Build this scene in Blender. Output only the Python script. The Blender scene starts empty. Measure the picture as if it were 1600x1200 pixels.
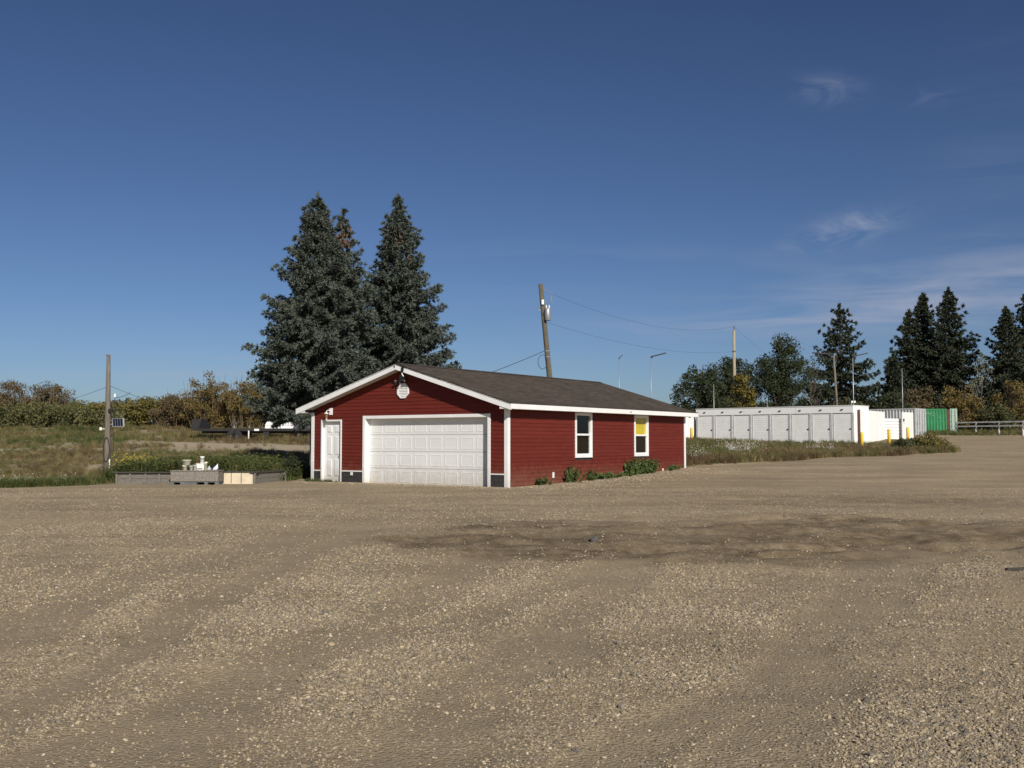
import bpy, math
import numpy as np
from mathutils import Vector

scene = bpy.context.scene
COL = scene.collection
R = math.radians

# ------------------------------------------------------------------ camera, sky, sun, exposure
cam = bpy.data.cameras.new('camera')
cam.sensor_width = 36.0
cam.lens = 36.9
cam.clip_end = 6000
cam_o = bpy.data.objects.new('camera', cam)
cam_o.location = (0, 0, 1.6)
cam_o.rotation_euler = (R(90 + 3.14), 0, 0)
COL.objects.link(cam_o)
scene.camera = cam_o

SUN_ELEV = R(29.6)
SUN_H = Vector((0.353, -0.935, 0)).normalized()
SUN_VEC = Vector((SUN_H.x * math.cos(SUN_ELEV), SUN_H.y * math.cos(SUN_ELEV), math.sin(SUN_ELEV)))

world = bpy.data.worlds.new('World')
scene.world = world
world.use_nodes = True
wn, wl = world.node_tree.nodes, world.node_tree.links
wn.clear()
sky = wn.new('ShaderNodeTexSky')
sky.sky_type = 'NISHITA'
sky.sun_disc = False
sky.sun_elevation = SUN_ELEV
sky.sun_rotation = math.atan2(SUN_H.x, SUN_H.y)
sky.altitude = 700
sky.air_density = 0.78
sky.dust_density = 1.2
sky.ozone_density = 3.0
# thin cirrus, part of the sky itself: streaky noise on the view direction projected on a high flat layer
geo = wn.new('ShaderNodeTexCoord')
sep = wn.new('ShaderNodeSeparateXYZ'); wl.new(geo.outputs['Generated'], sep.inputs[0])
def wmath(op, a, b=None, c=None):
    n = wn.new('ShaderNodeMath'); n.operation = op
    for i, s in enumerate((a, b, c)):
        if s is None: continue
        if isinstance(s, (int, float)): n.inputs[i].default_value = s
        else: wl.new(s, n.inputs[i])
    return n.outputs[0]
CLOUD_SEED = 25.9
zc = wmath('MAXIMUM', sep.outputs[2], 0.02)
zc = wmath('ADD', zc, 0.06)
cx = wmath('DIVIDE', sep.outputs[0], zc)
cy = wmath('DIVIDE', sep.outputs[1], zc)
comb = wn.new('ShaderNodeCombineXYZ'); wl.new(cx, comb.inputs[0]); wl.new(cy, comb.inputs[1])
mp = wn.new('ShaderNodeMapping'); wl.new(comb.outputs[0], mp.inputs[0])
mp.inputs['Rotation'].default_value = (0, 0, R(-24)); mp.inputs['Scale'].default_value = (0.55, 1.5, 1)
nz = wn.new('ShaderNodeTexNoise'); wl.new(mp.outputs[0], nz.inputs['Vector'])
nz.inputs['Scale'].default_value = 1.1; nz.inputs['Detail'].default_value = 9; nz.inputs['Roughness'].default_value = 0.58
nz.inputs['Distortion'].default_value = 0.5
mp2 = wn.new('ShaderNodeMapping'); wl.new(comb.outputs[0], mp2.inputs[0]); mp2.inputs['Location'].default_value = (0.0, 0.0, CLOUD_SEED)
nz2 = wn.new('ShaderNodeTexNoise'); wl.new(mp2.outputs[0], nz2.inputs['Vector'])
nz2.inputs['Scale'].default_value = 0.28; nz2.inputs['Detail'].default_value = 2
big = wn.new('ShaderNodeMapRange'); wl.new(nz2.outputs[0], big.inputs[0])
big.inputs[1].default_value = 0.50; big.inputs[2].default_value = 0.68
str_ = wn.new('ShaderNodeMapRange'); wl.new(nz.outputs[0], str_.inputs[0])
str_.inputs[1].default_value = 0.5; str_.inputs[2].default_value = 0.8
cl = wmath('MULTIPLY', big.outputs[0], str_.outputs[0])
cl = wmath('MULTIPLY', cl, 0.5)
# a few separate wisps and thin veils of cirrus at their bearings (degrees east of the view, degrees up)
az = wmath('MULTIPLY', wmath('ARCTAN2', sep.outputs[0], sep.outputs[1]), 57.2958)
el = wmath('MULTIPLY', wmath('ARCSINE', sep.outputs[2]), 57.2958)
cb = wn.new('ShaderNodeCombineXYZ'); wl.new(az, cb.inputs[0]); wl.new(el, cb.inputs[1])
mp3 = wn.new('ShaderNodeMapping'); wl.new(cb.outputs[0], mp3.inputs[0])
mp3.inputs['Rotation'].default_value = (0, 0, R(-20)); mp3.inputs['Scale'].default_value = (.35, .9, 1)
fine = wn.new('ShaderNodeTexNoise'); wl.new(mp3.outputs[0], fine.inputs['Vector'])
fine.inputs['Scale'].default_value = 1.0; fine.inputs['Detail'].default_value = 8; fine.inputs['Roughness'].default_value = .6; fine.inputs['Distortion'].default_value = .8
fr_ = wn.new('ShaderNodeMapRange'); wl.new(fine.outputs[0], fr_.inputs[0]); fr_.inputs[1].default_value = .38; fr_.inputs[2].default_value = .72
mp4 = wn.new('ShaderNodeMapping'); wl.new(cb.outputs[0], mp4.inputs[0]); mp4.inputs['Scale'].default_value = (.10, .9, 1); mp4.inputs['Rotation'].default_value = (0, 0, R(-4))
veil = wn.new('ShaderNodeTexNoise'); wl.new(mp4.outputs[0], veil.inputs['Vector'])
veil.inputs['Scale'].default_value = 1.0; veil.inputs['Detail'].default_value = 6; veil.inputs['Roughness'].default_value = .55; veil.inputs['Distortion'].default_value = .6
vr_ = wn.new('ShaderNodeMapRange'); wl.new(veil.outputs[0], vr_.inputs[0]); vr_.inputs[1].default_value = .36; vr_.inputs[2].default_value = .68
def patch(a0, e0, sa, se, tilt, tex, amt):
    da = wmath('SUBTRACT', az, a0)
    de = wmath('SUBTRACT', wmath('SUBTRACT', el, e0), wmath('MULTIPLY', da, tilt))
    q = wmath('ADD', wmath('POWER', wmath('ABSOLUTE', wmath('DIVIDE', da, sa)), 2.0), wmath('POWER', wmath('ABSOLUTE', wmath('DIVIDE', de, se)), 2.0))
    g_ = wmath('EXPONENT', wmath('MULTIPLY', q, -1.0))
    return wmath('MULTIPLY', wmath('MULTIPLY', g_, tex), amt)
for args in ((17.6, 10.8, 2.6, .8, .22, fr_.outputs[0], .72), (17.0, 18.0, 1.5, .7, -.1, fr_.outputs[0], .34), (22.0, 17.2, 1.2, .5, 0, fr_.outputs[0], .16),
             (24.0, 7.6, 9.5, 1.6, .03, vr_.outputs[0], .72), (15.0, 6.4, 9.0, .8, .03, vr_.outputs[0], .55), (25.0, 14.0, 3.0, 5.0, 0, vr_.outputs[0], .07),
             (-14.0, 3.6, 5.0, .5, .05, vr_.outputs[0], .30)):
    cl = wmath('ADD', cl, patch(*args))
cl = wmath('MINIMUM', cl, .8)
mixc = wn.new('ShaderNodeMix'); mixc.data_type = 'RGBA'
# deeper, clearer blue: contrast of the sky radiance raised evenly over the whole dome
SKY_S = 0.07
def wvec(op, a, b):
    n = wn.new('ShaderNodeVectorMath'); n.operation = op
    wl.new(a, n.inputs[0]); n.inputs[1].default_value = b
    return n.outputs[0]
sk = wvec('MULTIPLY', sky.outputs[0], (SKY_S,) * 3)
gm = wn.new('ShaderNodeGamma'); wl.new(sk, gm.inputs[0]); gm.inputs[1].default_value = 1.21
sk = wvec('MULTIPLY', gm.outputs[0], (.99 / SKY_S, .985 / SKY_S, 1.05 / SKY_S))
wl.new(cl, mixc.inputs[0]); wl.new(sk, mixc.inputs[6])
mixc.inputs[7].default_value = (5.2, 5.7, 7.2, 1)
bg = wn.new('ShaderNodeBackground'); bg.inputs[1].default_value = SKY_S
wl.new(mixc.outputs[2], bg.inputs[0])
wo = wn.new('ShaderNodeOutputWorld'); wl.new(bg.outputs[0], wo.inputs[0])

sun = bpy.data.lights.new('sun', 'SUN')
sun.energy = 4.8
sun.angle = R(0.53)
sun.color = (1.0, 0.945, 0.86)
sun_o = bpy.data.objects.new('sun', sun)
sun_o.rotation_euler = SUN_VEC.to_track_quat('Z', 'Y').to_euler()
COL.objects.link(sun_o)

scene.view_settings.view_transform = 'Standard'
scene.view_settings.look = 'None'
scene.view_settings.gamma = 1.0
scene.view_settings.use_curve_mapping = False
scene.view_settings.exposure = 0.0
scene.cycles.max_bounces = 6
scene.cycles.transparent_max_bounces = 8

# ------------------------------------------------------------------ helpers
rng = np.random.default_rng(11)

def _hash(ix, iy, seed):
    h = (ix.astype(np.int64) * 374761393 + iy.astype(np.int64) * 668265263 + seed * 1442695041) & 0x7fffffff
    h = ((h ^ (h >> 13)) * 1274126177) & 0x7fffffff
    return ((h ^ (h >> 16)) & 0xffffff) / float(0xffffff)

def vnoise(x, y, seed=0):
    x = np.asarray(x, float); y = np.asarray(y, float)
    ix = np.floor(x); iy = np.floor(y)
    fx = x - ix; fy = y - iy
    fx = fx * fx * (3 - 2 * fx); fy = fy * fy * (3 - 2 * fy)
    a = _hash(ix, iy, seed); b = _hash(ix + 1, iy, seed)
    c = _hash(ix, iy + 1, seed); d = _hash(ix + 1, iy + 1, seed)
    return (a * (1 - fx) + b * fx) * (1 - fy) + (c * (1 - fx) + d * fx) * fy

def fbm(x, y, seed=0, octv=4):
    s = 0; a = 0.5; t = 0
    for k in range(octv):
        s = s + a * vnoise(np.asarray(x) * 2 ** k, np.asarray(y) * 2 ** k, seed + k * 17)
        t += a; a *= 0.5
    return s / t

def sstep(a, b, x):
    t = np.clip((np.asarray(x, float) - a) / (b - a), 0, 1)
    return t * t * (3 - 2 * t)

def lin(c):
    return tuple(c) + (1,)

MATS = {}
def mat(name, col, rough=0.7, var=0.15, scale=6.0, bump=0.0, bscale=40.0, metal=0.0, spec=0.4, col2=None, stretch=(1, 1, 1),
        rand=0.0, trans=0.0, detail=4, dust=0.0):
    m = bpy.data.materials.new(name); m.use_nodes = True
    nt = m.node_tree; N, L = nt.nodes, nt.links
    b = N['Principled BSDF']
    b.inputs['Roughness'].default_value = rough
    b.inputs['Metallic'].default_value = metal
    b.inputs['Specular IOR Level'].default_value = spec
    tc = N.new('ShaderNodeTexCoord')
    mp_ = N.new('ShaderNodeMapping'); mp_.inputs['Scale'].default_value = stretch
    L.new(tc.outputs['Object'], mp_.inputs[0])
    nz_ = N.new('ShaderNodeTexNoise'); nz_.inputs['Scale'].default_value = scale; nz_.inputs['Detail'].default_value = detail
    L.new(mp_.outputs[0], nz_.inputs['Vector'])
    mr = N.new('ShaderNodeMapRange'); mr.inputs[1].default_value = 0.3; mr.inputs[2].default_value = 0.7
    L.new(nz_.outputs[0], mr.inputs[0])
    mx = N.new('ShaderNodeMix'); mx.data_type = 'RGBA'
    c1 = [c * (1 - var) for c in col]; c2 = col2 or [c * (1 + var) for c in col]
    mx.inputs[6].default_value = lin(c1); mx.inputs[7].default_value = lin(c2)
    L.new(mr.outputs[0], mx.inputs[0])
    out = mx.outputs[2]
    if rand:
        oi = N.new('ShaderNodeObjectInfo')
        hs = N.new('ShaderNodeHueSaturation')
        rr = N.new('ShaderNodeMapRange'); L.new(oi.outputs['Random'], rr.inputs[0])
        rr.inputs[3].default_value = 1 - rand; rr.inputs[4].default_value = 1 + rand
        L.new(rr.outputs[0], hs.inputs['Value']); L.new(out, hs.inputs['Color'])
        out = hs.outputs[0]
    if dust:
        # splashed yard dust on the lowest part of a wall, ragged upper edge
        sx = N.new('ShaderNodeSeparateXYZ'); L.new(tc.outputs['Object'], sx.inputs[0])
        nd = N.new('ShaderNodeTexNoise'); nd.inputs['Scale'].default_value = 5; nd.inputs['Detail'].default_value = 6; L.new(tc.outputs['Object'], nd.inputs['Vector'])
        ma = N.new('ShaderNodeMath'); ma.operation = 'MULTIPLY_ADD'; L.new(nd.outputs[0], ma.inputs[0]); ma.inputs[1].default_value = -.9; L.new(sx.outputs[2], ma.inputs[2])
        md = N.new('ShaderNodeMapRange'); L.new(ma.outputs[0], md.inputs[0]); md.inputs[1].default_value = -.55; md.inputs[2].default_value = .25
        md.inputs[3].default_value = dust; md.inputs[4].default_value = 0
        mdx = N.new('ShaderNodeMix'); mdx.data_type = 'RGBA'; L.new(md.outputs[0], mdx.inputs[0]); L.new(out, mdx.inputs[6]); mdx.inputs[7].default_value = (.32, .25, .165, 1)
        out = mdx.outputs[2]
    L.new(out, b.inputs['Base Color'])
    if trans:
        # thin leaves let some light through
        b.inputs['Subsurface Weight'].default_value = 0.0
        tr = N.new('ShaderNodeBsdfTranslucent'); L.new(out, tr.inputs[0])
        ms = N.new('ShaderNodeMixShader'); ms.inputs[0].default_value = trans
        L.new(b.outputs[0], ms.inputs[1]); L.new(tr.outputs[0], ms.inputs[2])
        L.new(ms.outputs[0], N['Material Output'].inputs[0])
    if bump:
        nb = N.new('ShaderNodeTexNoise'); nb.inputs['Scale'].default_value = bscale; nb.inputs['Detail'].default_value = 5
        L.new(mp_.outputs[0], nb.inputs['Vector'])
        bp = N.new('ShaderNodeBump'); bp.inputs['Strength'].default_value = min(1, bump); bp.inputs['Distance'].default_value = 0.02
        L.new(nb.outputs[0], bp.inputs['Height']); L.new(bp.outputs[0], b.inputs['Normal'])
    MATS[name] = m
    return m

class MB:
    """collects shapes; build() links them as ONE mesh object"""
    def __init__(self):
        self.v = []; self.f = []; self.n = 0
    def add(self, v, f):
        v = np.asarray(v, float).reshape(-1, 3)
        o = self.n
        self.v.append(v)
        if isinstance(f, np.ndarray):
            self.f.extend((f + o).tolist())
        else:
            self.f.extend([[i + o for i in q] for q in f])
        self.n += len(v)
        return self
    def box(self, x0, x1, y0, y1, z0, z1):
        v = [(x0, y0, z0), (x1, y0, z0), (x1, y1, z0), (x0, y1, z0), (x0, y0, z1), (x1, y0, z1), (x1, y1, z1), (x0, y1, z1)]
        return self.add(v, [(0, 3, 2, 1), (4, 5, 6, 7), (0, 1, 5, 4), (1, 2, 6, 5), (2, 3, 7, 6), (3, 0, 4, 7)])
    def hexa(self, v):
        return self.add(v, [(0, 3, 2, 1), (4, 5, 6, 7), (0, 1, 5, 4), (1, 2, 6, 5), (2, 3, 7, 6), (3, 0, 4, 7)])
    def tube(self, pts, rad, n=8, caps=True):
        pts = [Vector(p) for p in pts]
        if not hasattr(rad, '__len__'): rad = [rad] * len(pts)
        vs = []; up = Vector((0, 0, 1))
        ref = None
        for i, p in enumerate(pts):
            d = (pts[min(i + 1, len(pts) - 1)] - pts[max(i - 1, 0)]).normalized()
            if ref is None:
                ref = d.cross(Vector((0.3, 0.2, 1)) if abs(d.z) < .9 else Vector((1, 0.1, 0))).normalized()
            a = (ref - d * ref.dot(d)).normalized(); ref = a
            b = d.cross(a)
            for k in range(n):
                t = 2 * math.pi * k / n
                vs.append(p + (a * math.cos(t) + b * math.sin(t)) * rad[i])
        fs = []
        for i in range(len(pts) - 1):
            for k in range(n):
                k2 = (k + 1) % n
                fs.append((i * n + k, i * n + k2, (i + 1) * n + k2, (i + 1) * n + k))
        if caps:
            fs.append(tuple(range(n - 1, -1, -1))); m = (len(pts) - 1) * n
            fs.append(tuple(range(m, m + n)))
        return self.add([tuple(v) for v in vs], fs)
    def lathe(self, prof, n=16, cx=0, cy=0):
        vs = []
        for r, z in prof:
            for k in range(n):
                t = 2 * math.pi * k / n
                vs.append((cx + r * math.cos(t), cy + r * math.sin(t), z))
        fs = []
        for i in range(len(prof) - 1):
            for k in range(n):
                k2 = (k + 1) % n
                fs.append((i * n + k, i * n + k2, (i + 1) * n + k2, (i + 1) * n + k))
        fs.append(tuple(range(n - 1, -1, -1))); m = (len(prof) - 1) * n
        fs.append(tuple(range(m, m + n)))
        return self.add(vs, fs)
    def mesh(self, name):
        me = bpy.data.meshes.new(name)
        me.from_pydata(np.concatenate(self.v).tolist(), [], self.f)
        return me
    def build(self, name, material, parent=None, smooth=False, bevel=0.0):
        me = self.mesh(name)
        me.materials.append(material)
        if smooth:
            me.polygons.foreach_set('use_smooth', [True] * len(me.polygons))
        o = bpy.data.objects.new(name, me)
        COL.objects.link(o)
        if parent is not None: o.parent = parent
        if bevel:
            b = o.modifiers.new('bevel', 'BEVEL'); b.width = bevel; b.segments = 2; b.limit_method = 'ANGLE'
        return o

def tag(o, label=None, cat=None, group=None, kind=None):
    if label: o['label'] = label
    if cat: o['category'] = cat
    if group: o['group'] = group
    if kind: o['kind'] = kind
    return o

def empty(name, loc, rz=0.0, label=None, cat=None, group=None):
    o = bpy.data.objects.new(name, None)
    o.location = loc; o.rotation_euler = (0, 0, rz); o.empty_display_size = 0.2
    COL.objects.link(o)
    return tag(o, label, cat, group)

def copy_obj(o, parent=None, loc=None):
    c = o.copy(); COL.objects.link(c)
    c.parent = parent
    if loc is not None: c.location = loc
    return c

# ------------------------------------------------------------------ materials
M = {}
M['siding'] = mat('red_vinyl', (0.127, 0.0205, 0.0132), 0.55, 0.10, 1.5, bump=0.05, bscale=30, stretch=(1, 1, 6), spec=0.2, rand=.06, dust=.22)
M['white'] = mat('white_trim', (0.78, 0.78, 0.76), 0.5, 0.05, 2.0, bump=0.03, bscale=18, dust=.4)
M['whitedoor'] = mat('white_door_paint', (0.72, 0.725, 0.71), 0.5, 0.04, 1.2, bump=0.03, bscale=25, dust=.5)
M['soffit'] = mat('soffit_white', (0.62, 0.61, 0.58), 0.6, 0.06, 3)
M['skirt'] = mat('black_stone_veneer', (0.022, 0.023, 0.026), 0.85, 0.5, 9, bump=0.9, bscale=14, dust=.08)
M['dark'] = mat('dark_interior', (0.03, 0.028, 0.026), 0.9, 0.2)
M['black'] = mat('black_plastic', (0.015, 0.015, 0.016), 0.5, 0.2)
M['bronze'] = mat('grey_bronze_metal', (0.14, 0.13, 0.125), 0.45, 0.15, metal=0.3)
M['brass'] = mat('aged_brass', (0.30, 0.21, 0.11), 0.4, 0.2, metal=0.7)
M['yellowcloth'] = mat('yellow_blind', (0.75, 0.55, 0.03), 0.8, 0.12, 8)
M['pole'] = mat('weathered_pole_wood', (0.16, 0.135, 0.105), 0.9, 0.35, 5, bump=0.6, bscale=20, stretch=(6, 6, 0.5))
M['poledark'] = mat('treated_pole_wood', (0.115, 0.10, 0.068), 0.9, 0.35, 5, bump=0.5, bscale=20, stretch=(6, 6, 0.5))
M['polepale'] = mat('pale_pole_wood', (0.33, 0.28, 0.18), 0.9, 0.25, 5, bump=0.4, bscale=20, stretch=(6, 6, 0.5))
M['board'] = mat('weathered_grey_board', (0.16, 0.145, 0.125), 0.9, 0.35, 6, bump=0.5, bscale=30, stretch=(1, 6, 8))
M['boarddark'] = mat('dark_weathered_board', (0.055, 0.05, 0.043), 0.9, 0.35, 6, bump=0.5, bscale=30, stretch=(1, 6, 8))
M['osb'] = mat('grey_stranded_board', (0.13, 0.118, 0.105), 0.92, 0.0, 26, bump=0.5, bscale=50, col2=(0.27, 0.24, 0.20), stretch=(1, 1, 0.6))
M['cream'] = mat('cream_panel', (0.58, 0.50, 0.36), 0.7, 0.1, 5)
M['pallet'] = mat('grey_pallet_wood', (0.12, 0.125, 0.12), 0.9, 0.3, 8, bump=0.4)
M['bucket'] = mat('white_plastic', (0.80, 0.80, 0.74), 0.4, 0.05, 8)
M['bucketcream'] = mat('cream_plastic', (0.76, 0.74, 0.58), 0.4, 0.05, 8)
M['rust'] = mat('rusty_metal', (0.16, 0.065, 0.03), 0.9, 0.4, 12, bump=0.5)
M['bag'] = mat('lavender_plastic_bag', (0.62, 0.63, 0.78), 0.35, 0.1, 9, bump=0.6, bscale=20)
M['bagclear'] = mat('cloudy_plastic_bag', (0.42, 0.44, 0.42), 0.35, 0.2, 9, bump=0.6, bscale=20)
M['steelwhite'] = mat('white_container_paint', (0.87, 0.86, 0.84), 0.5, 0.03, 1.2)
M['panelwhite'] = mat('white_ribbed_sheet_paint', (0.70, 0.70, 0.68), 0.5, 0.04, 1.2)
M['rollwhite'] = mat('grimy_white_shutter', (0.80, 0.79, 0.75), 0.55, 0.0, 1.4, col2=(0.88, 0.87, 0.84), stretch=(1, 1, 2.2))
M['steelgrey'] = mat('grey_steel_post', (0.50, 0.50, 0.49), 0.5, 0.15, 3)
M['contgrey'] = mat('grey_container_paint', (0.42, 0.43, 0.43), 0.55, 0.12, 2)
M['contgreen'] = mat('green_container_paint', (0.035, 0.22, 0.085), 0.5, 0.15, 2)
M['contpale'] = mat('pale_green_door_paint', (0.33, 0.45, 0.36), 0.55, 0.12, 3)
M['brownsteel'] = mat('rust_brown_steel', (0.11, 0.05, 0.035), 0.8, 0.3, 5)
M['yellow'] = mat('yellow_bollard_paint', (0.75, 0.50, 0.05), 0.5, 0.08, 5)
M['galv'] = mat('galvanised_steel', (0.33, 0.34, 0.35), 0.4, 0.1, 6, metal=0.4)
M['fence'] = mat('weathered_white_fence_paint', (0.40, 0.385, 0.36), 0.8, 0.0, 2.0, col2=(0.72, 0.70, 0.66))
M['wire'] = mat('black_cable', (0.03, 0.03, 0.032), 0.6, 0.1)
M['solar'] = mat('solar_glass', (0.012, 0.016, 0.028), 0.12, 0.1)
M['alu'] = mat('aluminium_frame', (0.6, 0.6, 0.6), 0.35, 0.05, metal=0.5)
M['rubber'] = mat('tyre_rubber', (0.02, 0.02, 0.02), 0.85, 0.2)
M['trailersteel'] = mat('black_trailer_steel', (0.022, 0.020, 0.019), 0.6, 0.3)
M['deckwood'] = mat('grey_deck_planks', (0.10, 0.08, 0.065), 0.9, 0.3, 4, stretch=(8, 1, 1))
M['rv'] = mat('white_fibreglass', (0.78, 0.78, 0.77), 0.35, 0.03)
M['canvas'] = mat('grey_green_tarp', (0.10, 0.12, 0.09), 0.8, 0.15)
M['bark'] = mat('grey_bark', (0.10, 0.08, 0.06), 0.95, 0.3, 10, bump=0.6)
M['twig'] = mat('pale_brown_twigs', (0.13, 0.098, 0.06), 0.9, 0.25, 3)
M['barkpale'] = mat('pale_bark', (0.42, 0.40, 0.36), 0.9, 0.35, 6, bump=0.3)
M['spruce'] = mat('blue_spruce_needles', (0.066, 0.083, 0.066), 0.8, 0.22, 3.0, spec=0.15, col2=(0.130, 0.150, 0.118))
M['sprucedark'] = mat('dark_spruce_needles', (0.032, 0.042, 0.026), 0.8, 0.25, 1.2, spec=0.15, col2=(0.065, 0.075, 0.045))
M['cone'] = mat('spruce_cones', (0.125, 0.072, 0.042), 0.8, 0.25, 4)
M['leafdark'] = mat('dark_green_leaves', (0.034, 0.047, 0.022), 0.7, 0.3, 1.0, trans=0.15, spec=0.15, col2=(0.072, 0.086, 0.042))
M['leafmid'] = mat('mid_green_leaves', (0.060, 0.075, 0.028), 0.65, 0.3, 0.8, trans=0.2, col2=(0.12, 0.12, 0.045))
M['leafyellow'] = mat('yellowing_leaves', (0.115, 0.105, 0.022), 0.65, 0.3, 0.9, trans=0.2, col2=(0.20, 0.155, 0.03))
M['leafgold'] = mat('golden_brown_leaves', (0.17, 0.118, 0.036), 0.7, 0.3, 0.7, trans=0.3, col2=(0.235, 0.175, 0.052))
M['leafbrown'] = mat('brown_autumn_leaves', (0.145, 0.105, 0.055), 0.75, 0.3, 0.6, trans=0.3, col2=(0.20, 0.15, 0.072))
M['leafolive'] = mat('olive_leaves', (0.165, 0.146, 0.04), 0.7, 0.3, 0.5, trans=0.35, col2=(0.245, 0.205, 0.055))
M['leafwillow'] = mat('grey_green_willow_leaves', (0.12, 0.13, 0.05), 0.7, 0.3, 0.5, trans=0.35, col2=(0.18, 0.175, 0.066))
M['leafpale'] = mat('pale_birch_leaves', (0.14, 0.15, 0.10), 0.65, 0.25, 1.0, trans=0.2, col2=(0.24, 0.25, 0.18))
M['weed'] = mat('weed_leaves', (0.085, 0.12, 0.034), 0.6, 0.3, 3, trans=0.2)
M['weedseed'] = mat('rusty_seed_heads', (0.16, 0.065, 0.03), 0.8, 0.3, 3)
M['flower'] = mat('white_flower_heads', (0.72, 0.72, 0.64), 0.7, 0.1, 3)
M['flowery'] = mat('yellow_flower_heads', (0.36, 0.30, 0.04), 0.7, 0.1, 3)

# ------------------------------------------------------------------ terrain
YL = [-60, 5, 12, 31, 36, 42, 56, 70, 100, 140, 300, 3000]
ZL = [-.1, 0, .03, .24, .26, .42, .95, 1.55, 2.75, 3.0, 3.4, 3.4]
YR = [-60, 5, 12, 31, 36, 41, 52, 72, 100, 140, 300, 3000]
ZR = [-.1, 0, .03, .24, .36, .58, .88, 1.48, 2.4, 3.0, 3.6, 3.6]

def ell(x, y, cx, cy, rx, ry, soft=0.35):
    d = np.sqrt(((x - cx) / rx) ** 2 + ((y - cy) / ry) ** 2)
    return 1 - sstep(1 - soft, 1 + soft, d)

def grass_mask(x, y):
    x = np.asarray(x, float); y = np.asarray(y, float)
    wob = (fbm(x * 0.8, y * 0.8, 5, 3) - .5) * 2.2
    # left field: everything beyond the yard's edge
    edgeL = np.interp(x, [-80, -22, -15.5, -12.9, -12.6, -7.6, -7.2, -1.0, 2], [27, 28.5, 30.8, 33.2, 34.2, 37.2, 37.0, 46, 47])
    gl = sstep(-0.5, 0.5, y - edgeL + wob * 0.5) * (1 - sstep(0.0, 3.0, x - 1.0))
    # right strip between the yard and the containers
    front = np.interp(x, [1, 6.9, 10, 17, 23.4, 24.2], [46, 41.6, 44.6, 52.0, 55.0, 60])
    gr = sstep(-0.5, 0.5, y - front + wob * 0.5) * sstep(0.0, 3.0, x - 1.0) * (1 - sstep(-.4, .4, x - (24.0 + 0.35 * np.maximum(y - 60, 0)) + wob * .3))
    gf = sstep(-2, 2, y - (93 + wob))
    return np.clip(np.maximum(np.maximum(gl, gr), gf), 0, 1)

def path_mask(x, y):
    mid = np.interp(x, [-30, -24, -16, -10, -4], [71.5, 69.0, 63.5, 60.5, 59.5]) + (fbm(x * .3, y * .3, 29, 3) - .5) * 3
    return (1 - sstep(2.2, 4.2, np.abs(y - mid))) * sstep(-29, -24, x) * (1 - sstep(-6, -3, x))

def sand_mask(x, y):
    s = path_mask(x, y)
    s = np.maximum(s, 0.9 * ell(x, y, -19.0, 36.0, 7.0, 2.6) * sstep(.42, .56, fbm(x * .6, y * .5, 33, 3)))
    s = np.maximum(s, 0.9 * ell(x, y, -9.0, 44.0, 3.8, 4.0) * sstep(.40, .58, fbm(x * .6, y * .5, 37, 3)))
    s = np.maximum(s, 0.85 * sstep(.57, .66, fbm(x * .25, y * .18, 35, 3)) * (y > 34) * (x < 2))
    return s

def dark_mask(x, y):
    w = (fbm(x * .7, y * .7, 41, 3) - .5) * 1.6
    e = ell(x + w, y + w * .6, 2.5, 16.2, 4.1, 3.0, .25)
    e = np.maximum(e, ell(x + w, y + w * .6, 5.8, 17.2, 3.4, 3.1, .45) * .85)
    e = np.maximum(e, ell(x + w, y + w, 8.0, 25, 4.5, 2.4, .6) * .4)
    streak = fbm(x * .55 + y * .12, y * 1.9, 47, 4)
    return np.clip(e * (0.72 + .8 * sstep(.34, .60, streak)), 0, 1)

BANDS = [(.4, .62, -.012, .34), (-2.6, .42, .01, .30), (-1.9, .10, .018, .40), (-.55, .18, .014, .42), (1.3, .28, .02, .36), (-4.1, -.08, .016, .5), (3.2, .42, -.006, .35), (-3.0, .02, .0, .3)]
def track_mask(x, y):
    m = np.zeros_like(np.asarray(x, float))
    q = y - 5.0
    wob = (fbm(x * .9, y * .5, 53, 3) - .5) * .7
    for a, b, c, w in BANDS:
        d = np.abs(x + wob - (a + b * q + c * q * q * .6))
        m = np.maximum(m, 1 - sstep(w * .5, w * 1.25, d))
    return m * (1 - sstep(17, 24, y))

def H(x, y):
    x = np.asarray(x, float); y = np.asarray(y, float)
    w = sstep(-6, 5, x)
    z = np.interp(y, YL, ZL) * (1 - w) + np.interp(y, YR, ZR) * w
    near = 1 - sstep(40, 60, y)
    g = grass_mask(x, y)
    yard = (1 - g) * near * sstep(-3, 2, y)
    z = z + (fbm(x * .35, y * .35, 3, 3) - .5) * .10 * yard * (1 - sstep(25, 30, y))
    z = z - .022 * track_mask(x, y) * yard
    dk = ell(x, y, 4.2, 17.4, 6.5, 3.8, .35)
    z = z + dk * yard * ((fbm(x * 1.1 + y * .2, y * 2.4, 61, 3) - .5) * .16)
    dm = dark_mask(x, y) * yard
    ph = (y - .16 * x - .035 * (x - 2) ** 2 + (fbm(x * .8, y * .8, 63, 3) - .5) * 1.1) * 7.5
    z = z + dm * (.026 * np.sin(ph) + .03 * (fbm(x * 5, y * 7, 65, 3) - .5))
    z = z + .05 * yard * dm * (1 - dm) * 2.2
    z = z + (fbm(x * 2.3 + y * .9, y * 2.3 - x * .9, 7, 3) - .5) * .022 * yard
    # hummocks in the rough grass
    z = z + g * ((fbm(x * .22, y * .22, 9, 3) - .5) * .55 * sstep(36, 46, y) * (1 - sstep(110, 140, y)) * (1 - ell(x, y, -16, 62, 14, 13, .3)))
    # gravel heaped against the side wall
    return z

def hz(x, y):
    return float(H(np.array([x]), np.array([y]))[0])

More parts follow.
